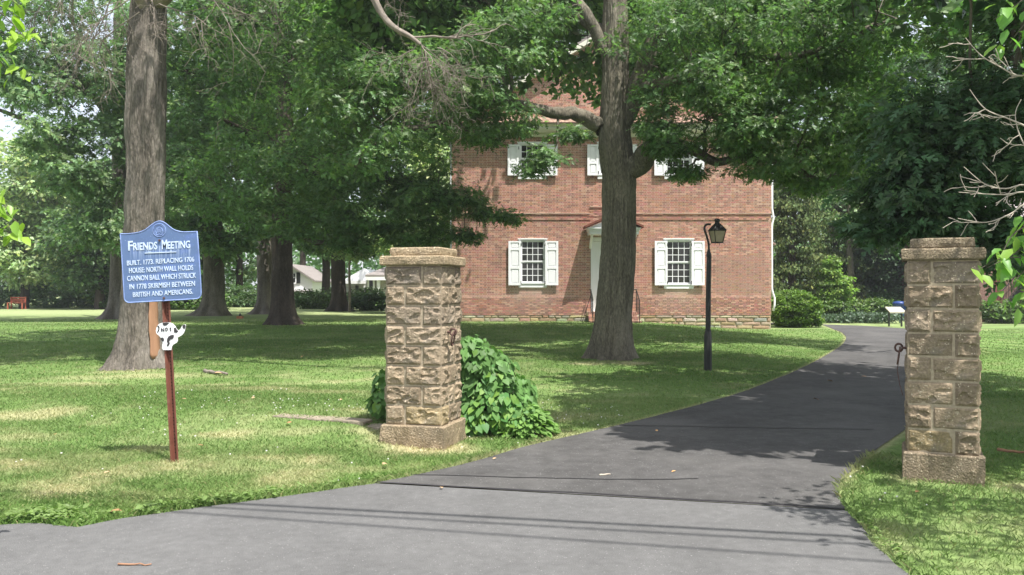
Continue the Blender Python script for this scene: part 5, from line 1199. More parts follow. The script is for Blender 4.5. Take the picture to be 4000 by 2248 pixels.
# bright sprigs hanging in at the left edge
bs = np.array([-5.6, 4.4, gh(-5.6, 4.4)])
sap = thing('dogwood_tree', 'young tree outside the left edge whose yellow-green leaf sprigs hang into the picture', 'tree', tuple(bs))
V, F, C, cl, R = trunk_vf([bs+[0,0,-.2], bs+[0,0,1.0], bs+[.1,0,2.4], bs+[.15,0,4.2]], [.08,.065,.05,.015], 18, .06, .005, .05, 6)
MB().add(V-bs, F, C).build('trunk', M['bark_pale'], sap, True)
bank2 = leaf_bank('ovate', M['bright_leaf'], [(1.25,1.1,.6),(1.05,1.0,.6),(1.4,1.2,.7),(.95,.95,.6)])
twg = MB(); PL = lambda x, y, z=4.9: P(x, y, z)
for pts, n in [([PL(-160,-20),PL(-60,0),PL(10,40),PL(60,95)],14), ([PL(-160,40),PL(-60,60),PL(0,80),PL(45,115)],14), ([PL(-140,-60),PL(-40,-20),PL(20,-5),PL(50,20)],12), ([PL(-160,60),PL(-60,110),PL(-5,150),PL(25,190)],12),
               ([PL(-160,500),PL(-60,510),PL(0,530),PL(45,560)],12), ([PL(-160,540),PL(-60,555),PL(-5,570),PL(30,590)],12), ([PL(-150,470),PL(-50,490),PL(0,505),PL(20,530)],8)]:
    leafy_twig(sap, bs, pts, int(n*2.3), .095, bank2, rl, twg, .09)
for q in (PL(-160,0), PL(-160,50), PL(-160,520)): v, f = tube_vf(bez(bs+[0.05,0,1.6], q, 6, .05, rng, .03), np.linspace(.02,.006,6), 5); twg.add(v-bs, f)
twg.build('twigs', M['limb'], sap, True)['kind'] = 'stuff'

# ------------------------------------------------------------------ shrubs, hedges, vines
def shrub(name, label, base, blobs, size, kind, m, seed, cat='shrub', per=8, sprayr=.1, droop=.1, group=None, stems=6, cr=.3, shell=.8, tone=1.0):
    rng = np.random.default_rng(seed); base = np.asarray(base, float); t = thing(name, label, cat, tuple(base), 0, group); lv = MB(); tw = MB()
    for c, r, n_, k_ in blobs:
        cc, sp, ow = blob_points(rng, c, r, n_, k_, cr, shell); keep = sp[:,2] > base[2]-.02; sp = sp[keep]; ow = ow[keep]
        a_, b_, c_ = spray_leaves(rng, sp, per, sprayr, size, kind, droop, tint=np.array([tone]*3), outward=ow); lv.add(a_-base, b_, c_)
        for q in cc[:stems]: v, f = tube_vf(bez([c[0]+rng.uniform(-.1,.1), c[1], base[2]], q, 5, .02, rng, .04), np.linspace(.02,.006,5), 4); tw.add(v-base, f)
    tw.build('stems', M['limb'], t, True); o = lv.build('foliage', m, t); o['kind'] = 'stuff'; return t
ba = on_ground(2003, 826); kk = ba[1]/FPX
za = ba[1]+1.0; bap = (P(2003,826,za)[0], za, ba[2])
shrub('round_shrub', 'rounded clipped evergreen bush at the right corner of the brick house', bap, [((bap[0]-.05, za, bap[2]+.80), (1.02,.95,.86), 230, 16), ((bap[0]-.45, za+.1, bap[2]+.55), (.62,.7,.6), 60, 12), ((bap[0]+.3, za-.1, bap[2]+.35), (.72,.8,.45), 90, 14)], .085, 'quad', M['arbor_leaf'], 11, per=6, sprayr=.055, droop=-.1, cr=.13, shell=.93)
b = at(1962, 39.5); shrub('round_shrub', 'low dark bush just behind the rounded bush at the downspout', b, [((b[0], b[1], .85), (1.0,.8,.75), 60, 10)], .13, 'quad', M['hedge_leaf'], 12, sprayr=.12)
b = at(2097, 45); shrub('layered_shrub', 'bright green layered shrub at the end of the driveway', b, [((b[0]+dx, 45, h_), (r_, r_*.8, .30), n_, 9) for dx, h_, r_, n_ in [(0,.5,.85,22),(-.1,1.1,.85,24),(.1,1.6,.85,24),(0,2.1,.8,22),(-.15,2.6,.65,18),(-.1,3.1,.38,10)]], .16, 'quad', M['bright_leaf'], 13, sprayr=.14, droop=.3, tone=.72)
b = at(2100, 42.5); shrub('small_shrub', 'small shrub at the foot of the bright layered shrub', b, [((b[0], 42.5, .55), (.7,.5,.5), 30, 8)], .14, 'quad', M['hedge_leaf'], 14, sprayr=.12)
for i, (xd, Z, rx, h_, lab) in enumerate([(2190,47,1.6,1.1,'dark low hedge bush behind the ground cover'),(2320,50,3,1.7,'dark shrubbery hidden behind the right pier'),(2450,44,1.2,1.0,'dark shrub left of the stone steps'),(2545,41.5,1.6,1.1,'foundation shrub against the brick building with the stair')]):
    b = at(xd, Z); shrub('dark_shrub', lab, b, [((b[0], Z, h_*.5), (rx,.8,h_*.55), int(40*rx), 9)], .17, 'quad', M['hedge_leaf'] if i != 1 else M['oak_leaf_dark'], 20+i, sprayr=.16)
# grey-green ground cover along the far driveway edge
rng = np.random.default_rng(31); mb = MB(); n_ = 5200
t_ = rng.random(n_); X = 15.2 + (19.0-15.2)*t_ + rng.normal(size=n_)*.35; Y = 41.2 + rng.random(n_)*3.2 - .5*t_; Zs = rng.random(n_)**.7*(.28+.20*vn(X*1.5, Y, 0, 3))
a_, b_, c_ = place_leaves(np.column_stack([X,Y,Zs]), rng.normal(size=(n_,3))+[0,0,.8], rng.normal(size=(n_,3))+[0,-.5,.6], rng.uniform(.10,.2,n_), 'quad', np.repeat(rng.uniform(.7,1.3,(n_,1)),3,1))
o = mb.add(a_, b_, c_).build('ground_cover', M['cover_leaf']); tag(o, 'grey-green ground cover bordering the far end of the driveway', 'ground cover', None, 'stuff')
# hedge and shrubs below the far houses
hed = [(720,64,4.4,1.2,'long dark hedge below the white gable','maple_leaf',.7),(880,58,3.2,1.35,'clipped hedge in front of the white porch','hedge_leaf',.75),(60,64,3.6,1.7,'dark shrubbery behind the red bench','maple_leaf',.75),(185,62,3.0,2.4,'dark shrubbery right of the red bench','maple_leaf',.7),(390,58,4.0,2.0,'hedge seen right of the left oak below the sign','hedge_leaf',.85),(480,56,2.2,1.3,'rounded bright hedge between the sign post and the straight trunk','hedge_leaf',1.1),(600,66,3.4,1.9,'dark hedge between the straight grey trunk and the pale one','maple_leaf',.7),(945,54,1.4,1.0,'dark mound of shrub close to the stone pier','maple_leaf',.55),(-80,64,4,2.2,'shrubbery beyond the left edge','maple_leaf',.8),(270,66,3.4,2.6,'dark bank of shrubs behind the left oak','maple_leaf',.65),(800,60,1.3,1.0,'dark shrub right of the white gable house','maple_leaf',.6)]
for i, (xd, Z, rx, h_, lab, lm, tn) in enumerate(hed):
    b = at(xd, Z); nb = max(1, int(rx/1.4)); shrub('hedge', lab, b, [((b[0]+(q-(nb-1)/2)*rx*2/nb, Z, b[2]+h_*.5), (rx/nb*1.25,.8,h_*.55), 36, 9) for q in range(nb)], .21, 'quad', M[lm], 40+i, cat='hedge', sprayr=.2, stems=3, tone=tn)
# understory that closes the gaps under the trees, far left
# vine mound behind the left pier: nearest leaves one by one
vb = on_ground(1240, 1092); vb = np.array([vb[0]+.0, 9.75, 0.0])
vine = thing('vine_mound', 'leafy vine mound with heart-shaped leaves spilling from behind the left stone pier', 'bush', tuple(vb))
rng = np.random.default_rng(55); lv = MB(); singles_ = []
VZ = 9.7
vbl = [(P(1185,900,9.6), (.26,.30,.26), 46), (P(1225,950,9.6), (.34,.35,.34), 70), (P(1240,1020,9.6), (.42,.45,.34), 96), (P(1190,1060,9.45), (.28,.35,.18), 40), (P(1290,1050,9.5), (.34,.4,.20), 60), (P(1170,980,9.75), (.30,.4,.5), 60), (P(1300,985,9.9), (.22,.3,.2), 26), (P(958,985,9.5), (.07,.14,.28), 12), (P(955,1010,9.4), (.10,.14,.12), 10), (P(1090,1000,9.9), (.5,.3,.5), 40)]
allp = []; alld = []
for c, r, n_ in vbl:
    d = unit(rng.normal(size=(n_*9,3))); rr = rng.uniform(.72, 1.04, n_*9); p = np.asarray(c)+d*rr[:,None]*np.array(r); keep = p[:,2] > .04; allp.append(p[keep]); alld.append(d[keep])
allp = np.concatenate(allp); alld = np.concatenate(alld)
D = unit(alld*np.array([.8,.8,.2]) + rng.normal(size=allp.shape)*.3 + [0,0,-.8]); N = unit(alld + [0,-.25,.45] + rng.normal(size=allp.shape)*.35)
S = .098*rng.uniform(.45,1.3,len(allp)); score = -(allp[:,1]) + rng.random(len(allp))*.15
vis = (alld[:,1] < .1) & ~((allp[:,0] < -.55) & (allp[:,0] > -1.32) & (allp[:,1] > 8.8))
order = np.argsort(np.where(vis, -score, 99)); idx = order[:300]; rest = order[300:]
vbank = leaf_bank('heart', M['vine_leaf'], [(1,1,1),(.8,.92,.85),(1.2,1.1,.9),(.65,.8,.8),(1.35,1.2,.8)])
for i in idx:
    d, n_ = Vector(D[i]), Vector(N[i]); w_ = n_.cross(d).normalized(); n_ = d.cross(w_); s_ = float(S[i])
    o = link_mesh('leaf', vbank[rnd.randrange(5)], vine); o.matrix_local = Matrix.Translation(Vector(allp[i])-Vector(vb)) @ Matrix((d, w_, n_)).transposed().to_4x4() @ Matrix.Diagonal((s_,s_,s_,1))
t_ = rng.uniform(.6,1.25,(len(rest),1))*np.ones((1,3)); a_, b_, c_ = place_leaves(allp[rest], D[rest], N[rest], S[rest], 'heart', t_)
o = lv.add(a_-vb, b_, c_).build('foliage', M['vine_leaf'], vine, True); o['kind'] = 'stuff'
mb = MB()
for c, r, n_ in vbl:
    for q in range(7):
        e = np.asarray(c)+unit(rng.normal(size=3))*np.array(r)*.8; e[2] = max(e[2], .05); v, f = tube_vf(bez([c[0]*.6+vb[0]*.4, 9.75, 0], e, 7, .1, rng, .05), np.linspace(.008,.003,7), 5); mb.add(v-vb, f)
mb.build('stems', M['limb'], vine, True)
# paler lance-leaved clump at its right foot
lb_ = np.array([P(1325,1095,9.35)[0], 9.35, 0.0]); lc = thing('hosta_clump', 'paler clump of pointed leaves at the right foot of the vine mound', 'plant', tuple(lb_))
n_ = 520; th_ = rng.uniform(0, 6.28, n_); rr = np.sqrt(rng.random(n_)); zz = (1-rr**2)*rng.random(n_)**.5*.30+.03
pp = np.column_stack([lb_[0]+np.cos(th_)*rr*.30, lb_[1]+np.sin(th_)*rr*.28, zz]); dd = np.column_stack([np.cos(th_), np.sin(th_), rng.uniform(-.5,.3,n_)]); dd[:,1] -= .25
a_, b_, c_ = place_leaves(pp, dd, np.tile([0,-.2,1.],(n_,1))+rng.normal(size=(n_,3))*.3, rng.uniform(.08,.13,n_), 'ovate', np.repeat(rng.uniform(.8,1.3,(n_,1)),3,1)*[1.2,1.05,1.0])
o = MB().add(a_-lb_, b_, c_).build('foliage', M['vine_leaf'], lc, True); o['kind'] = 'stuff'

# ------------------------------------------------------------------ far houses, brick stair building, small things
def box_house(name, label, cx, Z, w_, depth, base_z): pass
Zw = 76; kk = Zw/FPX
def W_(x, y, Z=76): p = P(x, y, Z); return p[0], p[2]
hb = np.array([P(722,760,Zw)[0], Zw, 0.0]); wh = thing('white_house', 'white gabled house with a black-shuttered window, seen between the dark trunk and the hedge', 'house', tuple(hb))
def part(mb, name, m, parent, org, **kw): mb.V = [v-np.asarray(org) for v in mb.V]; return mb.build(name, m, parent, **kw)
xr, ze = W_(786, 700); xa, zt = W_(730, 664); xl = 2*xa-xr
mb = MB(); mb.prism([(xl, -.5), (xr, -.5), (xr, ze), (xa, zt-.15), (xl, ze)], Zw, Zw+8); part(mb, 'wall', M['white'], wh, hb)
mb = MB()
for s in (-1, 1):
    e = xa + s*(xr-xa+.35); ez = zt - (zt-ze)*(abs(e-xa)/(xr-xa)); V = [(xa,Zw-.35,zt),(e,Zw-.35,ez),(e,Zw+8.2,ez),(xa,Zw+8.2,zt)]; V += [(a,b,c-.16) for a,b,c in V]; mb.add(V, [(0,1,2,3),(4,7,6,5),(0,4,5,1),(1,5,6,2),(2,6,7,3),(3,7,4,0)])
part(mb, 'roof', M['slate'], wh, hb)
x0, z0 = W_(735,711); x1, z1 = W_(756,686)
mb = MB(); mb.box(x0+.1, x1-.42, Zw-.06, Zw+.02, z0, z1-.1); w1 = part(mb, 'window', M['glass'], wh, hb)
mb = MB(); mb.box(x0, x0+.12, Zw-.1, Zw+.0, z0-.1, z1); mb.box(x1-.45, x1-.36, Zw-.1, Zw+.0, z0-.1, z1); mb.box(x0+.12, x1-.45, Zw-.12, Zw, z0-.14, z0-.02); mb.box(x0+.12, x1-.45, Zw-.08, Zw-.06, (z0+z1)/2-.03, (z0+z1)/2+.03); part(mb, 'window_frame', M['white'], wh, hb)
mb = MB(); mb.box(x1-.36, x1-.02, Zw-.09, Zw-.01, z0-.1, z1); mb.box(x0-.36, x0-.02, Zw-.09, Zw-.01, z0-.1, z1); part(mb, 'shutter', M['iron'], wh, hb)
x0, z0 = W_(715,743); x1, z1 = W_(783,731)
mb = MB(); V = [(x0,Zw-2,z0),(x1,Zw-2,z0),(x1,Zw-.01,z1),(x0,Zw-.01,z1)]; V += [(a,b,c-.15) for a,b,c in V]; mb.add(V, [(0,1,2,3),(4,7,6,5),(0,4,5,1),(1,5,6,2),(2,6,7,3),(3,7,4,0)]); part(mb, 'porch_roof', M['slate'], wh, hb)
mb = MB(); mb.box(x0, x1+.05, Zw-1.98, Zw-1.85, z0-.45, z0-.16); mb.box(x1-.25, x1+.02, Zw-1.95, Zw-1.75, 0, z0-.45); part(mb, 'porch_trim', M['white'], wh, hb)
mb = MB(); mb.box(x0, x1-.3, Zw-.2, Zw-.1, .2, z0-.5); part(mb, 'porch_shade_sheet', M['greystone'], wh, hb)  # grey sheet over the white wall, standing for shade under the porch roof

Zp = 68; hb = np.array([P(930,760,Zp)[0], Zp, 0.0]); ph_ = thing('porch_house', 'white house with a columned porch and a stone bay beside the left stone pier', 'house', tuple(hb)); Wp = lambda x, y: W_(x, y, Zp)
x0, z1 = Wp(862, 690); x1, _ = Wp(945, 0); 
mb = MB(); mb.prism([(x0,0),(x1,0),(x1,Wp(0,700)[1]),(Wp(915,0)[0],Wp(0,676)[1]),(x0,Wp(0,706)[1])], Zp, Zp+8); part(mb, 'wall', M['white'], ph_, hb)
mb = MB(); a, b_ = Wp(868,0)[0], Wp(942,0)[0]; zb, zt = Wp(0,715)[1], Wp(0,707)[1]; mb.box(a, b_, Zp-2.2, Zp-.01, zb, zt); part(mb, 'porch_beam', M['white'], ph_, hb)
for xx in (872, 931): mb = MB(); c = Wp(xx,0)[0]; mb.box(c-.14, c+.14, Zp-2.15, Zp-1.87, 0, zb-.002); part(mb, 'column', M['white'], ph_, hb)
mb = MB(); c = Wp(887,0)[0]; mb.box(c-.5, c+.5, Zp-.06, Zp-.012, .2, Wp(0,722)[1]); part(mb, 'door', mat('porch_door_paint', (.6,.6,.62), .6, .3), ph_, hb)
mb = MB(); c, z_ = Wp(905, 725); mb.box(c-.12, c+.12, Zp-1.3, Zp-1.1, z_-.35, z_+.2); mb.rod([(c, Zp-1.2, z_+.2), (c, Zp-1.2, zb)], .015, 4); part(mb, 'porch_lantern', M['iron'], ph_, hb)
x0, x1 = Wp(938,0)[0], Wp(1010,0)[0]; zt = Wp(0,694)[1]
mb = MB(); mb.box(x0, x1, Zp-3, Zp-.02, 0, zt); part(mb, 'stone_bay', M['greystone'], ph_, hb)
mb = MB(); V = [(Wp(950,0)[0]-.4,Zp-3.5,zt),(x1,Zp-3.5,zt),(x1,Zp,Wp(0,672)[1]),(Wp(950,0)[0]+.6,Zp,Wp(0,672)[1])]; V += [(a,b,c-.15) for a,b,c in V]; mb.add(V, [(0,1,2,3),(4,7,6,5),(0,4,5,1),(1,5,6,2),(2,6,7,3),(3,7,4,0)]); part(mb, 'roof', M['slate'], ph_, hb)
mb = MB(); mb.box(Wp(950,0)[0]-.4, x1, Zp-3.5, Zp-3.3, zt-.42, zt-.16); c = Wp(968,0)[0]; mb.box(c-.12, c+.12, Zp-3.3, Zp-3.05, 0, zt-.43); part(mb, 'trim', M['white'], ph_, hb)
a, z0 = Wp(945,738); b_, z1 = Wp(954,705); mb = MB(); mb.box(a, b_, Zp-3.08, Zp-3.01, z0, z1); part(mb, 'window', M['glass'], ph_, hb)
mb = MB(); mb.box(a-.14, a, Zp-3.12, Zp-3.01, z0-.15, z1+.15); mb.box(b_, b_+.14, Zp-3.12, Zp-3.01, z0-.15, z1+.15); mb.box(a, b_, Zp-3.12, Zp-3.01, z0-.15, z0); mb.box(a, b_, Zp-3.12, Zp-3.01, z1, z1+.15); part(mb, 'window_frame', M['white'], ph_, hb)
rf = np.random.default_rng(3); mb = MB()
for c0, w0 in ((890,16),(915,10)):
    n_ = 80; p = np.column_stack([rf.uniform(Wp(c0-w0/2,0)[0], Wp(c0+w0/2,0)[0], n_), rf.uniform(Zp-3, Zp-2.4, n_), rf.uniform(.15, .35, n_)+Wp(0,755)[1]-.1]); a_, b2, c_ = place_leaves(p, rf.normal(size=(n_,3)), rf.normal(size=(n_,3)), np.full(n_,.14), 'quad', np.ones((n_,3))); mb.add(a_, b2, c_)
o = mb.build('red_flowers', M['red_fl']); tag(o, 'row of red flowers below the white porch', 'flowers', None, 'stuff')

# brick building with the outside stair, far right
Zb = 43; hb = np.array([P(2530,790,Zb)[0], Zb, 0.0]); sb = thing('stair_building', 'shaded brick building with stone steps and a dark iron stair at the right edge', 'building', tuple(hb)); Wb = lambda x, y: W_(x, y, Zb)
def brickish():
    def ex(n, L, vec, cur, p):
        mp = n.new('ShaderNodeMapping'); mp.inputs['Rotation'].default_value = (R_(90),0,0); L.new(vec, mp.inputs[0])
        b = n.new('ShaderNodeTexBrick'); b.inputs['Color1'].default_value = (.20,.10,.08,1); b.inputs['Color2'].default_value = (.15,.075,.06,1); b.inputs['Mortar'].default_value = (.26,.21,.17,1)
        b.inputs['Scale'].default_value = 1; b.inputs['Brick Width'].default_value = .21; b.inputs['Row Height'].default_value = .075; b.inputs['Mortar Size'].default_value = .009; L.new(mp.outputs[0], b.inputs[0]); return b.outputs[0]
    return mat('shaded_far_brickwork', (1,1,1), .9, .1, extra=ex)  # brick colours lowered so the wall's shade is in the colour
x0, x1 = Wb(2446,0)[0], Wb(2900,0)[0]; zt = Wb(0,560)[1]
mb = MB(); mb.box(x0, x1, Zb, Zb+10, -.1, zt); part(mb, 'wall', brickish(), sb, hb)
mb = MB(); V = [(Wb(2405,0)[0],Zb-.7,Wb(0,600)[1]),(x1,Zb-.7,zt+.1),(x1,Zb+10,zt+3),(Wb(2420,0)[0],Zb+10,zt+3)]
V = [(x0-.6,Zb-.6,zt),(x1,Zb-.6,zt),(x1,Zb+5,zt+2.6),(x0-.6,Zb+5,zt+2.6)]; V += [(a,b,c-.2) for a,b,c in V]; mb.add(V, [(0,1,2,3),(4,7,6,5),(0,4,5,1),(1,5,6,2),(2,6,7,3),(3,7,4,0)]); part(mb, 'roof', M['slate'], sb, hb)
mb = MB(); mb.box(Wb(2500,0)[0], Wb(2518,0)[0], Zb-.03, Zb+.02, Wb(0,775)[1], Wb(0,700)[1]); part(mb, 'door', mat('dark_red_door', (.16,.05,.045), .6, .3), sb, hb)
for i in range(4):
    a, b_ = Wb(2478,0)[0]-.0, Wb(2512,0)[0]+.35*0
    mb = MB(); zz = .17*(4-i); y0 = Zb-.9-.3*(i+1); mb.box(a, b_+.28*i*.0, y0, (Zb-.02) if i == 0 else y0+.298, 0, zz); part(mb, 'step', M['greystone'], sb, hb, bevel=.01)
mb = MB(); a = Wb(2481,0)[0]; mb.rod([(a, Zb-2.2, 0), (a, Zb-2.2, 1.0), (a-.25, Zb-2.25, 1.15)], .02, 6); part(mb, 'handrail', M['iron'], sb, hb)
p0_, p1_ = P(2512,806,Zb-.8), P(2600,700,Zb-.8)
mb = MB(); n_ = 12
for i in range(n_):
    f_ = i/n_; x_ = p0_[0]+(p1_[0]-p0_[0])*f_; z_ = .1+(p1_[2]-.1)*f_; mb.box(x_, x_+.26, Zb-1.3, Zb-.3, z_, z_+.04)
for yy in (Zb-1.33, Zb-.28):
    V = []; mb.tube([(p0_[0], yy, .05), (p1_[0]+.1, yy, p1_[2]-.02)], .09, 4); mb.tube([(p0_[0], yy, 1.0), (p1_[0]+.1, yy, p1_[2]+.93)], .022, 5)
    for i in range(14): f_ = i/13; x_ = p0_[0]+(p1_[0]-p0_[0])*f_; z_ = .05+(p1_[2]-.05)*f_; mb.tube([(x_, yy, z_), (x_, yy, z_+.95)], .012, 4)
part(mb, 'stair', M['iron'], sb, hb)
mb = MB(); a, z0 = Wb(2520,0)[0], 0; mb.box(Wb(2524,0)[0], Wb(2550,0)[0], Zb-.5, Zb-.02, .35, .62); part(mb, 'cellar_hatch', M['greystone'], sb, hb)

# information board at the driveway end
ib = at(2252, 37.5); kk = 37.5/FPX; info = thing('information_board', 'slanted cream information board on two legs at the far driveway edge', 'sign', tuple(ib))
zc = EYE-(780-732)*kk - ib[2]
mb = MB(); hw_, ht_ = 17.5*kk, .20
V = [(-hw_, -.16, zc-.10), (hw_+.12, -.16, zc-.10), (hw_-.0, .16, zc+.13), (-hw_-.08, .16, zc+.13)]; V += [(a, b, c-.05) for a, b, c in V]; mb.add(V, [(0,1,2,3),(4,7,6,5),(0,4,5,1),(1,5,6,2),(2,6,7,3),(3,7,4,0)]); mb.build('panel', mat('info_panel', (.36,.34,.26), .5, .3, noise=[(9,.15,3)]), info)
for s in (-1, 1): mb = MB(); mb.box(s*hw_*.9-.03, s*hw_*.9+.03, -.03, .03, -.1, zc-.04); mb.build('leg', M['iron'], info)
bb = at(2262, 45); mb = MB(); mb.lathe([(.26,0),(.29,.1),(.33,.85),(.35,.87),(.35,.93),(.30,1.0),(.1,1.04)], 14); bt = mb.build('bin', M['bluepl'], None, True, loc=tuple(bb)); tag(bt, 'dark blue bin partly hidden behind the right stone pier', 'bin')
# red bench
rb_ = at(43, 58); kk = 58/FPX; bench = thing('park_bench', 'small red wooden bench under the far trees at the left edge', 'bench', tuple(rb_))
mb = MB(); [mb.box(-.55, .55, -.28+.14*i, -.17+.14*i, .42, .455) for i in range(3)]; mb.build('seat', M['redpaint'], bench)
mb = MB(); [mb.box(-.55, .55, .14+.02*i, .165+.02*i, .52+.12*i, .60+.12*i) for i in range(3)]; mb.build('backrest', M['redpaint'], bench)
for s in (-1, 1):
    for q in (-.24, .16): mb = MB(); mb.box(s*.5-.035, s*.5+.035, q-.035, q+.035, -.02, .42 if q < 0 else .86); mb.build('leg', M['redpaint'], bench)
# ground lamp
gl = on_ground(604, 802); g_ = thing('ground_lamp', 'small black ground lamp on a terracotta block near the straight grey trunk', 'lamp', gl)
kk = gl[1]/FPX; mb = MB(); mb.box(-7*kk, 7*kk, -.12, .12, -.02, 6*kk); mb.build('block', mat('terracotta', (.42,.17,.09), .9, .2, noise=[(9,.2,3)]), g_, bevel=.01)
mb = MB(); mb.lathe([(3.2*kk, 6*kk), (3.6*kk, 8*kk), (1.6*kk, 12*kk), (.6*kk, 13*kk)], 10); mb.build('lamp_head', M['iron'], g_)

# overhead wires above the street (outside the frame; their shadows cross the apron)
def wire(gA, gB, h_, r, lab):
    a, b_ = np.array([*G(*gA), 0.]), np.array([*G(*gB), 0.]); d = b_-a; A_, B_ = a-d*1.6, b_+d*1.6; sh = np.array([SUN.x, SUN.y, SUN.z])/SUN.z*h_
    o = MB().rod([A_+sh, a+sh, (a+b_)/2+sh-[0,0,.0], b_+sh, B_+sh], r, 6).build('utility_wire', M['iron'], None, True); tag(o, lab, 'wire', 'overhead wires along the street')
wire((650,1270),(2300,1358), 6.0, .028, 'thick black cable above the street, nearest the lawn of the three')
wire((650,1283),(2300,1376), 6.3, .020, 'black cable above the street, middle of the three')
wire((700,1306),(2300,1418), 6.6, .018, 'thin black cable above the street, farthest from the lawn')

# ------------------------------------------------------------------ grass, weeds, litter
def scatter(n, x0, x1, y0, y1, rng, mind=.0):
    X = rng.uniform(x0, x1, n); Y = rng.uniform(y0, y1, n)
    vis_ = (np.abs(X) < Y*.66 + .4) ; X, Y = X[vis_], Y[vis_]; sd = asphalt_sd(X, Y); k_ = sd > mind; return X[k_], Y[k_], sd[k_]
def blades(n, x0, x1, y0, y1, h0, w0, rng):
    X, Y, sd = scatter(n, x0, x1, y0, y1, rng, -.012); m = len(X); Zg = ground_h(X, Y, sd)-.008; c = lawn_col(X, Y, sd)
    ok = ~((Y > 34.9) & (X > HX0-.1)); X, Y, sd, Zg, c = X[ok], Y[ok], sd[ok], Zg[ok], c[ok]; m = len(X)
    h = h0*rng.uniform(.5,1.25,m)*(.75+.6*fbm(X*1.2, Y*1.2, 0, 91)); h *= 1 + .8*(1-ss(sd/.25))*(Y < 9)
    a = rng.uniform(0, 2*np.pi, m); w_ = w0*rng.uniform(.7,1.3,m); ln = rng.normal(size=(m,2))*.55
    dx, dy = np.cos(a)*w_, np.sin(a)*w_
    V = np.empty((m,4,3)); V[:,0] = np.stack([X-dx, Y-dy, Zg], -1); V[:,1] = np.stack([X+dx, Y+dy, Zg], -1)
    V[:,2] = np.stack([X+ln[:,0]*h*.35+dx*.7, Y+ln[:,1]*h*.35+dy*.7, Zg+h*.6], -1); V[:,3] = np.stack([X+ln[:,0]*h, Y+ln[:,1]*h, Zg+h*.95], -1)
    F = np.concatenate([np.stack([np.arange(m)*4, np.arange(m)*4+1, np.arange(m)*4+2], -1), np.stack([np.arange(m)*4, np.arange(m)*4+2, np.arange(m)*4+3], -1)])
    t = rng.uniform(.85,1.35,(m,1)); c = c*t; pale = (rng.random(m) < .08)[:,None]; c = np.where(pale, c*.4+np.array([.34,.30,.15])*.6, c)
    return V.reshape(-1,3), F, np.repeat(c, 4, 0)
rng = np.random.default_rng(202); mb = MB()
mb.add(*blades(95000, -5.5, 1.2, 5.4, 8.2, .030, .0024, rng)); mb.add(*blades(26000, 2.2, 5.5, 3.6, 8.2, .034, .0026, rng))
mb.add(*blades(110000, -8.5, 2.8, 8.2, 12.5, .028, .0038, rng)); mb.add(*blades(20000, 4.5, 9, 8.2, 13, .030, .0038, rng))
mb.add(*blades(110000, -14, 16, 12.5, 22, .030, .007, rng)); mb.add(*blades(60000, -22, 22, 22, 38, .034, .012, rng))
o = mb.build('grass', M['blade']); tag(o, 'short mown grass blades over the whole lawn', 'grass', None, 'stuff')
# weeds along the kerbless edges
def edge_pts(pl, n, rng, off0, off1):
    pl = np.asarray(pl); s = np.r_[0, np.cumsum(np.linalg.norm(np.diff(pl, axis=0), axis=1))]; q = rng.uniform(0, s[-1], n)
    x = np.interp(q, s, pl[:,0]); y = np.interp(q, s, pl[:,1]); return x + rng.normal(size=n)*.02, y + rng.uniform(off0, off1, n)
mb = MB()
for pl, n_, o0, o1, sz_ in [(R_LEFT+R_LEFT2, 420, .01, .20, .032), (R_LEFT2, 260, .02, .30, .05), (R_LEFT[2:6], 160, .01, .16, .055), ([G(2300,1440), G(2200,1345), G(2150,1290)], 160, .0, .1, .035)]:
    X, Y = edge_pts(pl, n_, rng, o0, o1); sd = asphalt_sd(X, Y); k_ = sd > -.015; X, Y = X[k_], Y[k_]; m = len(X); Zg = ground_h(X, Y)+rng.uniform(.01,.05,m)
    a = rng.uniform(0, 6.28, m); D = np.column_stack([np.cos(a), np.sin(a), rng.uniform(-.1,.7,m)])
    v, f, c = place_leaves(np.column_stack([X,Y,Zg]), D, np.tile([0,0,1.],(m,1))+rng.normal(size=(m,3))*.3, sz_*rng.uniform(.6,1.3,m), 'ovate', np.repeat(rng.uniform(.8,1.25,(m,1)),3,1)); mb.add(v, f, c)
o = mb.build('edge_weeds', mat('weed_leaf', (.15,.225,.065), .5, .3, vcol=True, transl=.3)); tag(o, 'broad-leaved weeds crowding the edge of the lawn by the street', 'weeds', None, 'stuff')
mb = MB(); X, Y, sd = scatter(520, -5, 3.2, 5.6, 12, rng, .05); keep = fbm(X*.9, Y*.9, 0, 77) > .50; X, Y = X[keep], Y[keep]; Zg = ground_h(X, Y)+.035
for x, y, z in zip(X, Y, Zg): v, f = box_vf(-.5,.5,-.5,.5,-.5,.5); s_ = rng.uniform(.006,.011); mb.add(v*s_*[1,1,.9]*[1.2,1.2,1]+[x,y,z], f)
o = mb.build('clover_flowers', M['clover']); tag(o, 'tiny white clover heads dotted through the near lawn', 'flowers', None, 'stuff')
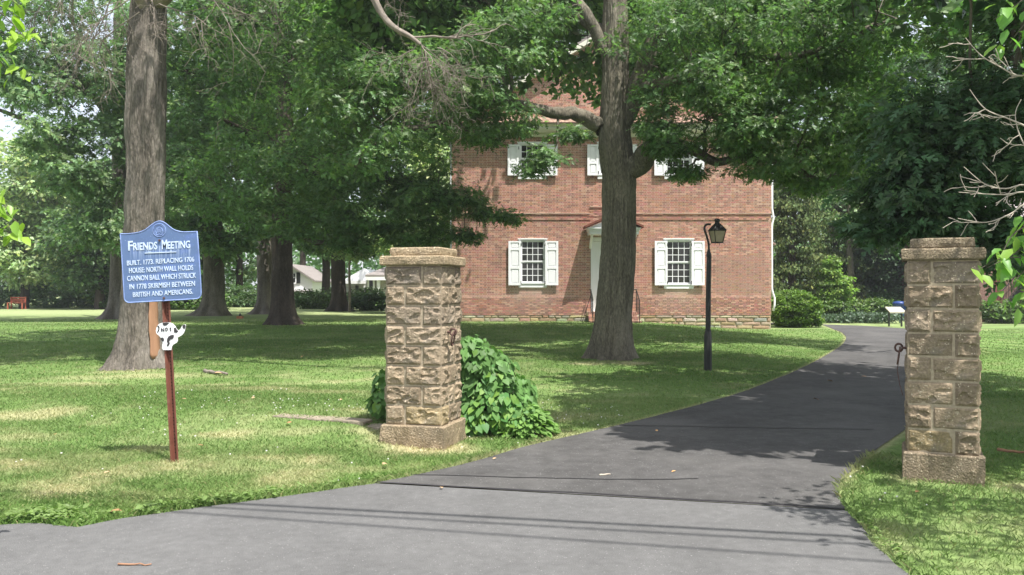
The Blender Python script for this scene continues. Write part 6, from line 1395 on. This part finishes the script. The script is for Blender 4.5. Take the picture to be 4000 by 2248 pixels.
# fallen dry leaves and sticks
dbank = leaf_bank('ovate', M['dry'], [(1,1,1),(.7,.6,.5),(1.3,1.15,.9)], 'leaf')
FL = ['dry leaf at the lawn edge above the apron, left of centre','dry leaf on the grass below the left pier','largest dry leaf, at the lawn edge by the weeds at the left','dry leaf on the far side of the bark piece','dry leaf at the grass tip where the tar seam starts','dry leaf right of the bark piece on the lawn','dry leaf left of the low stone edging','dry leaf in the dry patch at the far left','dry leaf in the grass left of the sign shadow','dry leaf just right of the blue sign post','dry leaf on the lawn right of the dog sign','dry leaf on the lawn behind the stone edging','dry leaf in front of the left pier plinth','dry leaf on the driveway right of the white stick','dry leaf on the shaded driveway, left of the right pier','dry leaf on the far shaded driveway beside the right pier','dry leaf at the left edge of the shaded driveway','dry leaf in the middle of the far driveway','dry leaf on the grass left of the white stone','dry leaf hidden behind the right pier','dry leaf on the driveway below the vine mound','dry leaf at the root flare of the left oak, far left','dry leaf touching the root flare of the left oak','dry leaf in the shaded lawn left of the left pier']
for xd, yd, s_ in [(680,1248,.10),(1665//1,1640//1,.0)][:1]+[(975,1175,.09),(308,1295,.12),(560,945,.13),(1110,1230,.05),(640,1005,.06),(735,1070,.06),(140,1100,.05),(262,1200,.05),(498,1128,.07),(470,1010,.06),(860,1010,.05),(980,1145,.05),(1700,1190,.05),(2060,1010,.10),(2180,950,.10),(1650,1085,.05),(2080,960,.11),(2310,1245,.05),(2420,1000,.05),(1240,1160,.05),(90,960,.06),(330,985,.06),(760,900,.08)]:
    p = on_ground(xd, yd); o = link_mesh('fallen_leaf', rnd.choice(dbank), None, (p[0], p[1], p[2]+.03 if asphalt_sd(np.array([p[0]]),np.array([p[1]]))[0] > 0 else .014), (rnd.uniform(-.3,.3), rnd.uniform(-.3,.3), rnd.uniform(0,6)), (s_, s_*1.2, s_))
    tag(o, FL.pop(0), 'leaf', 'fallen dry leaves')
def stick(xa, ya, xb, yb, r, lab, m, lift=.01, name='stick'):
    a, b_ = on_ground(xa, ya), on_ground(xb, yb); pl = bez((a[0],a[1],a[2]+lift), (b_[0],b_[1],b_[2]+lift), 7, .0, np.random.default_rng(int(xa)), .015); mb = MB(); mb.rod(pl, np.linspace(r, r*.6, 7), 6); o = mb.build(name, m, None, True); tag(o, lab, 'stick')
stick(298,1425,382,1428,.007,'thin reddish stick lying on the street at the lower left', M['barewood'])
stick(1508,1199,1535,1196,.010,'short pale stick lying on the dark driveway', M['deadpale'])
stick(515,938,572,946,.035,'broken grey bark piece lying right of the left oak', M['deadwood'], .03, 'bark_piece')
stick(2508,1143,2590,1152,.018,'reddish fallen branch on the grass right of the right pier', M['barewood'], .04, 'branch')
p = on_ground(2363, 1206); mb = MB(); v, f = slab(.10,.07,.04,5,.01); mb.add(v, f); tag(mb.build('stone', mat('pale_stone', (.6,.58,.55), .8, .2), None, loc=(p[0], p[1]-.05, p[2]-.005)), 'small white stone at the foot of the right pier', 'stone')

# ------------------------------------------------------------------ summer haze
mb = MB(); mb.box(-140, 140, -60, 170, -1.2, 48); hz_ = mb.build('haze')
hm = bpy.data.materials.new('haze_air'); hm.use_nodes = True; n = hm.node_tree.nodes; n.clear(); o_ = n.new('ShaderNodeOutputMaterial'); v_ = n.new('ShaderNodeVolumePrincipled')
v_.inputs['Color'].default_value = (.93,.96,1,1); v_.inputs['Density'].default_value = .0009; v_.inputs['Anisotropy'].default_value = .35
hm.node_tree.links.new(v_.outputs[0], o_.inputs['Volume']); hz_.data.materials.append(hm); tag(hz_, 'pale summer haze', None, None, 'stuff')
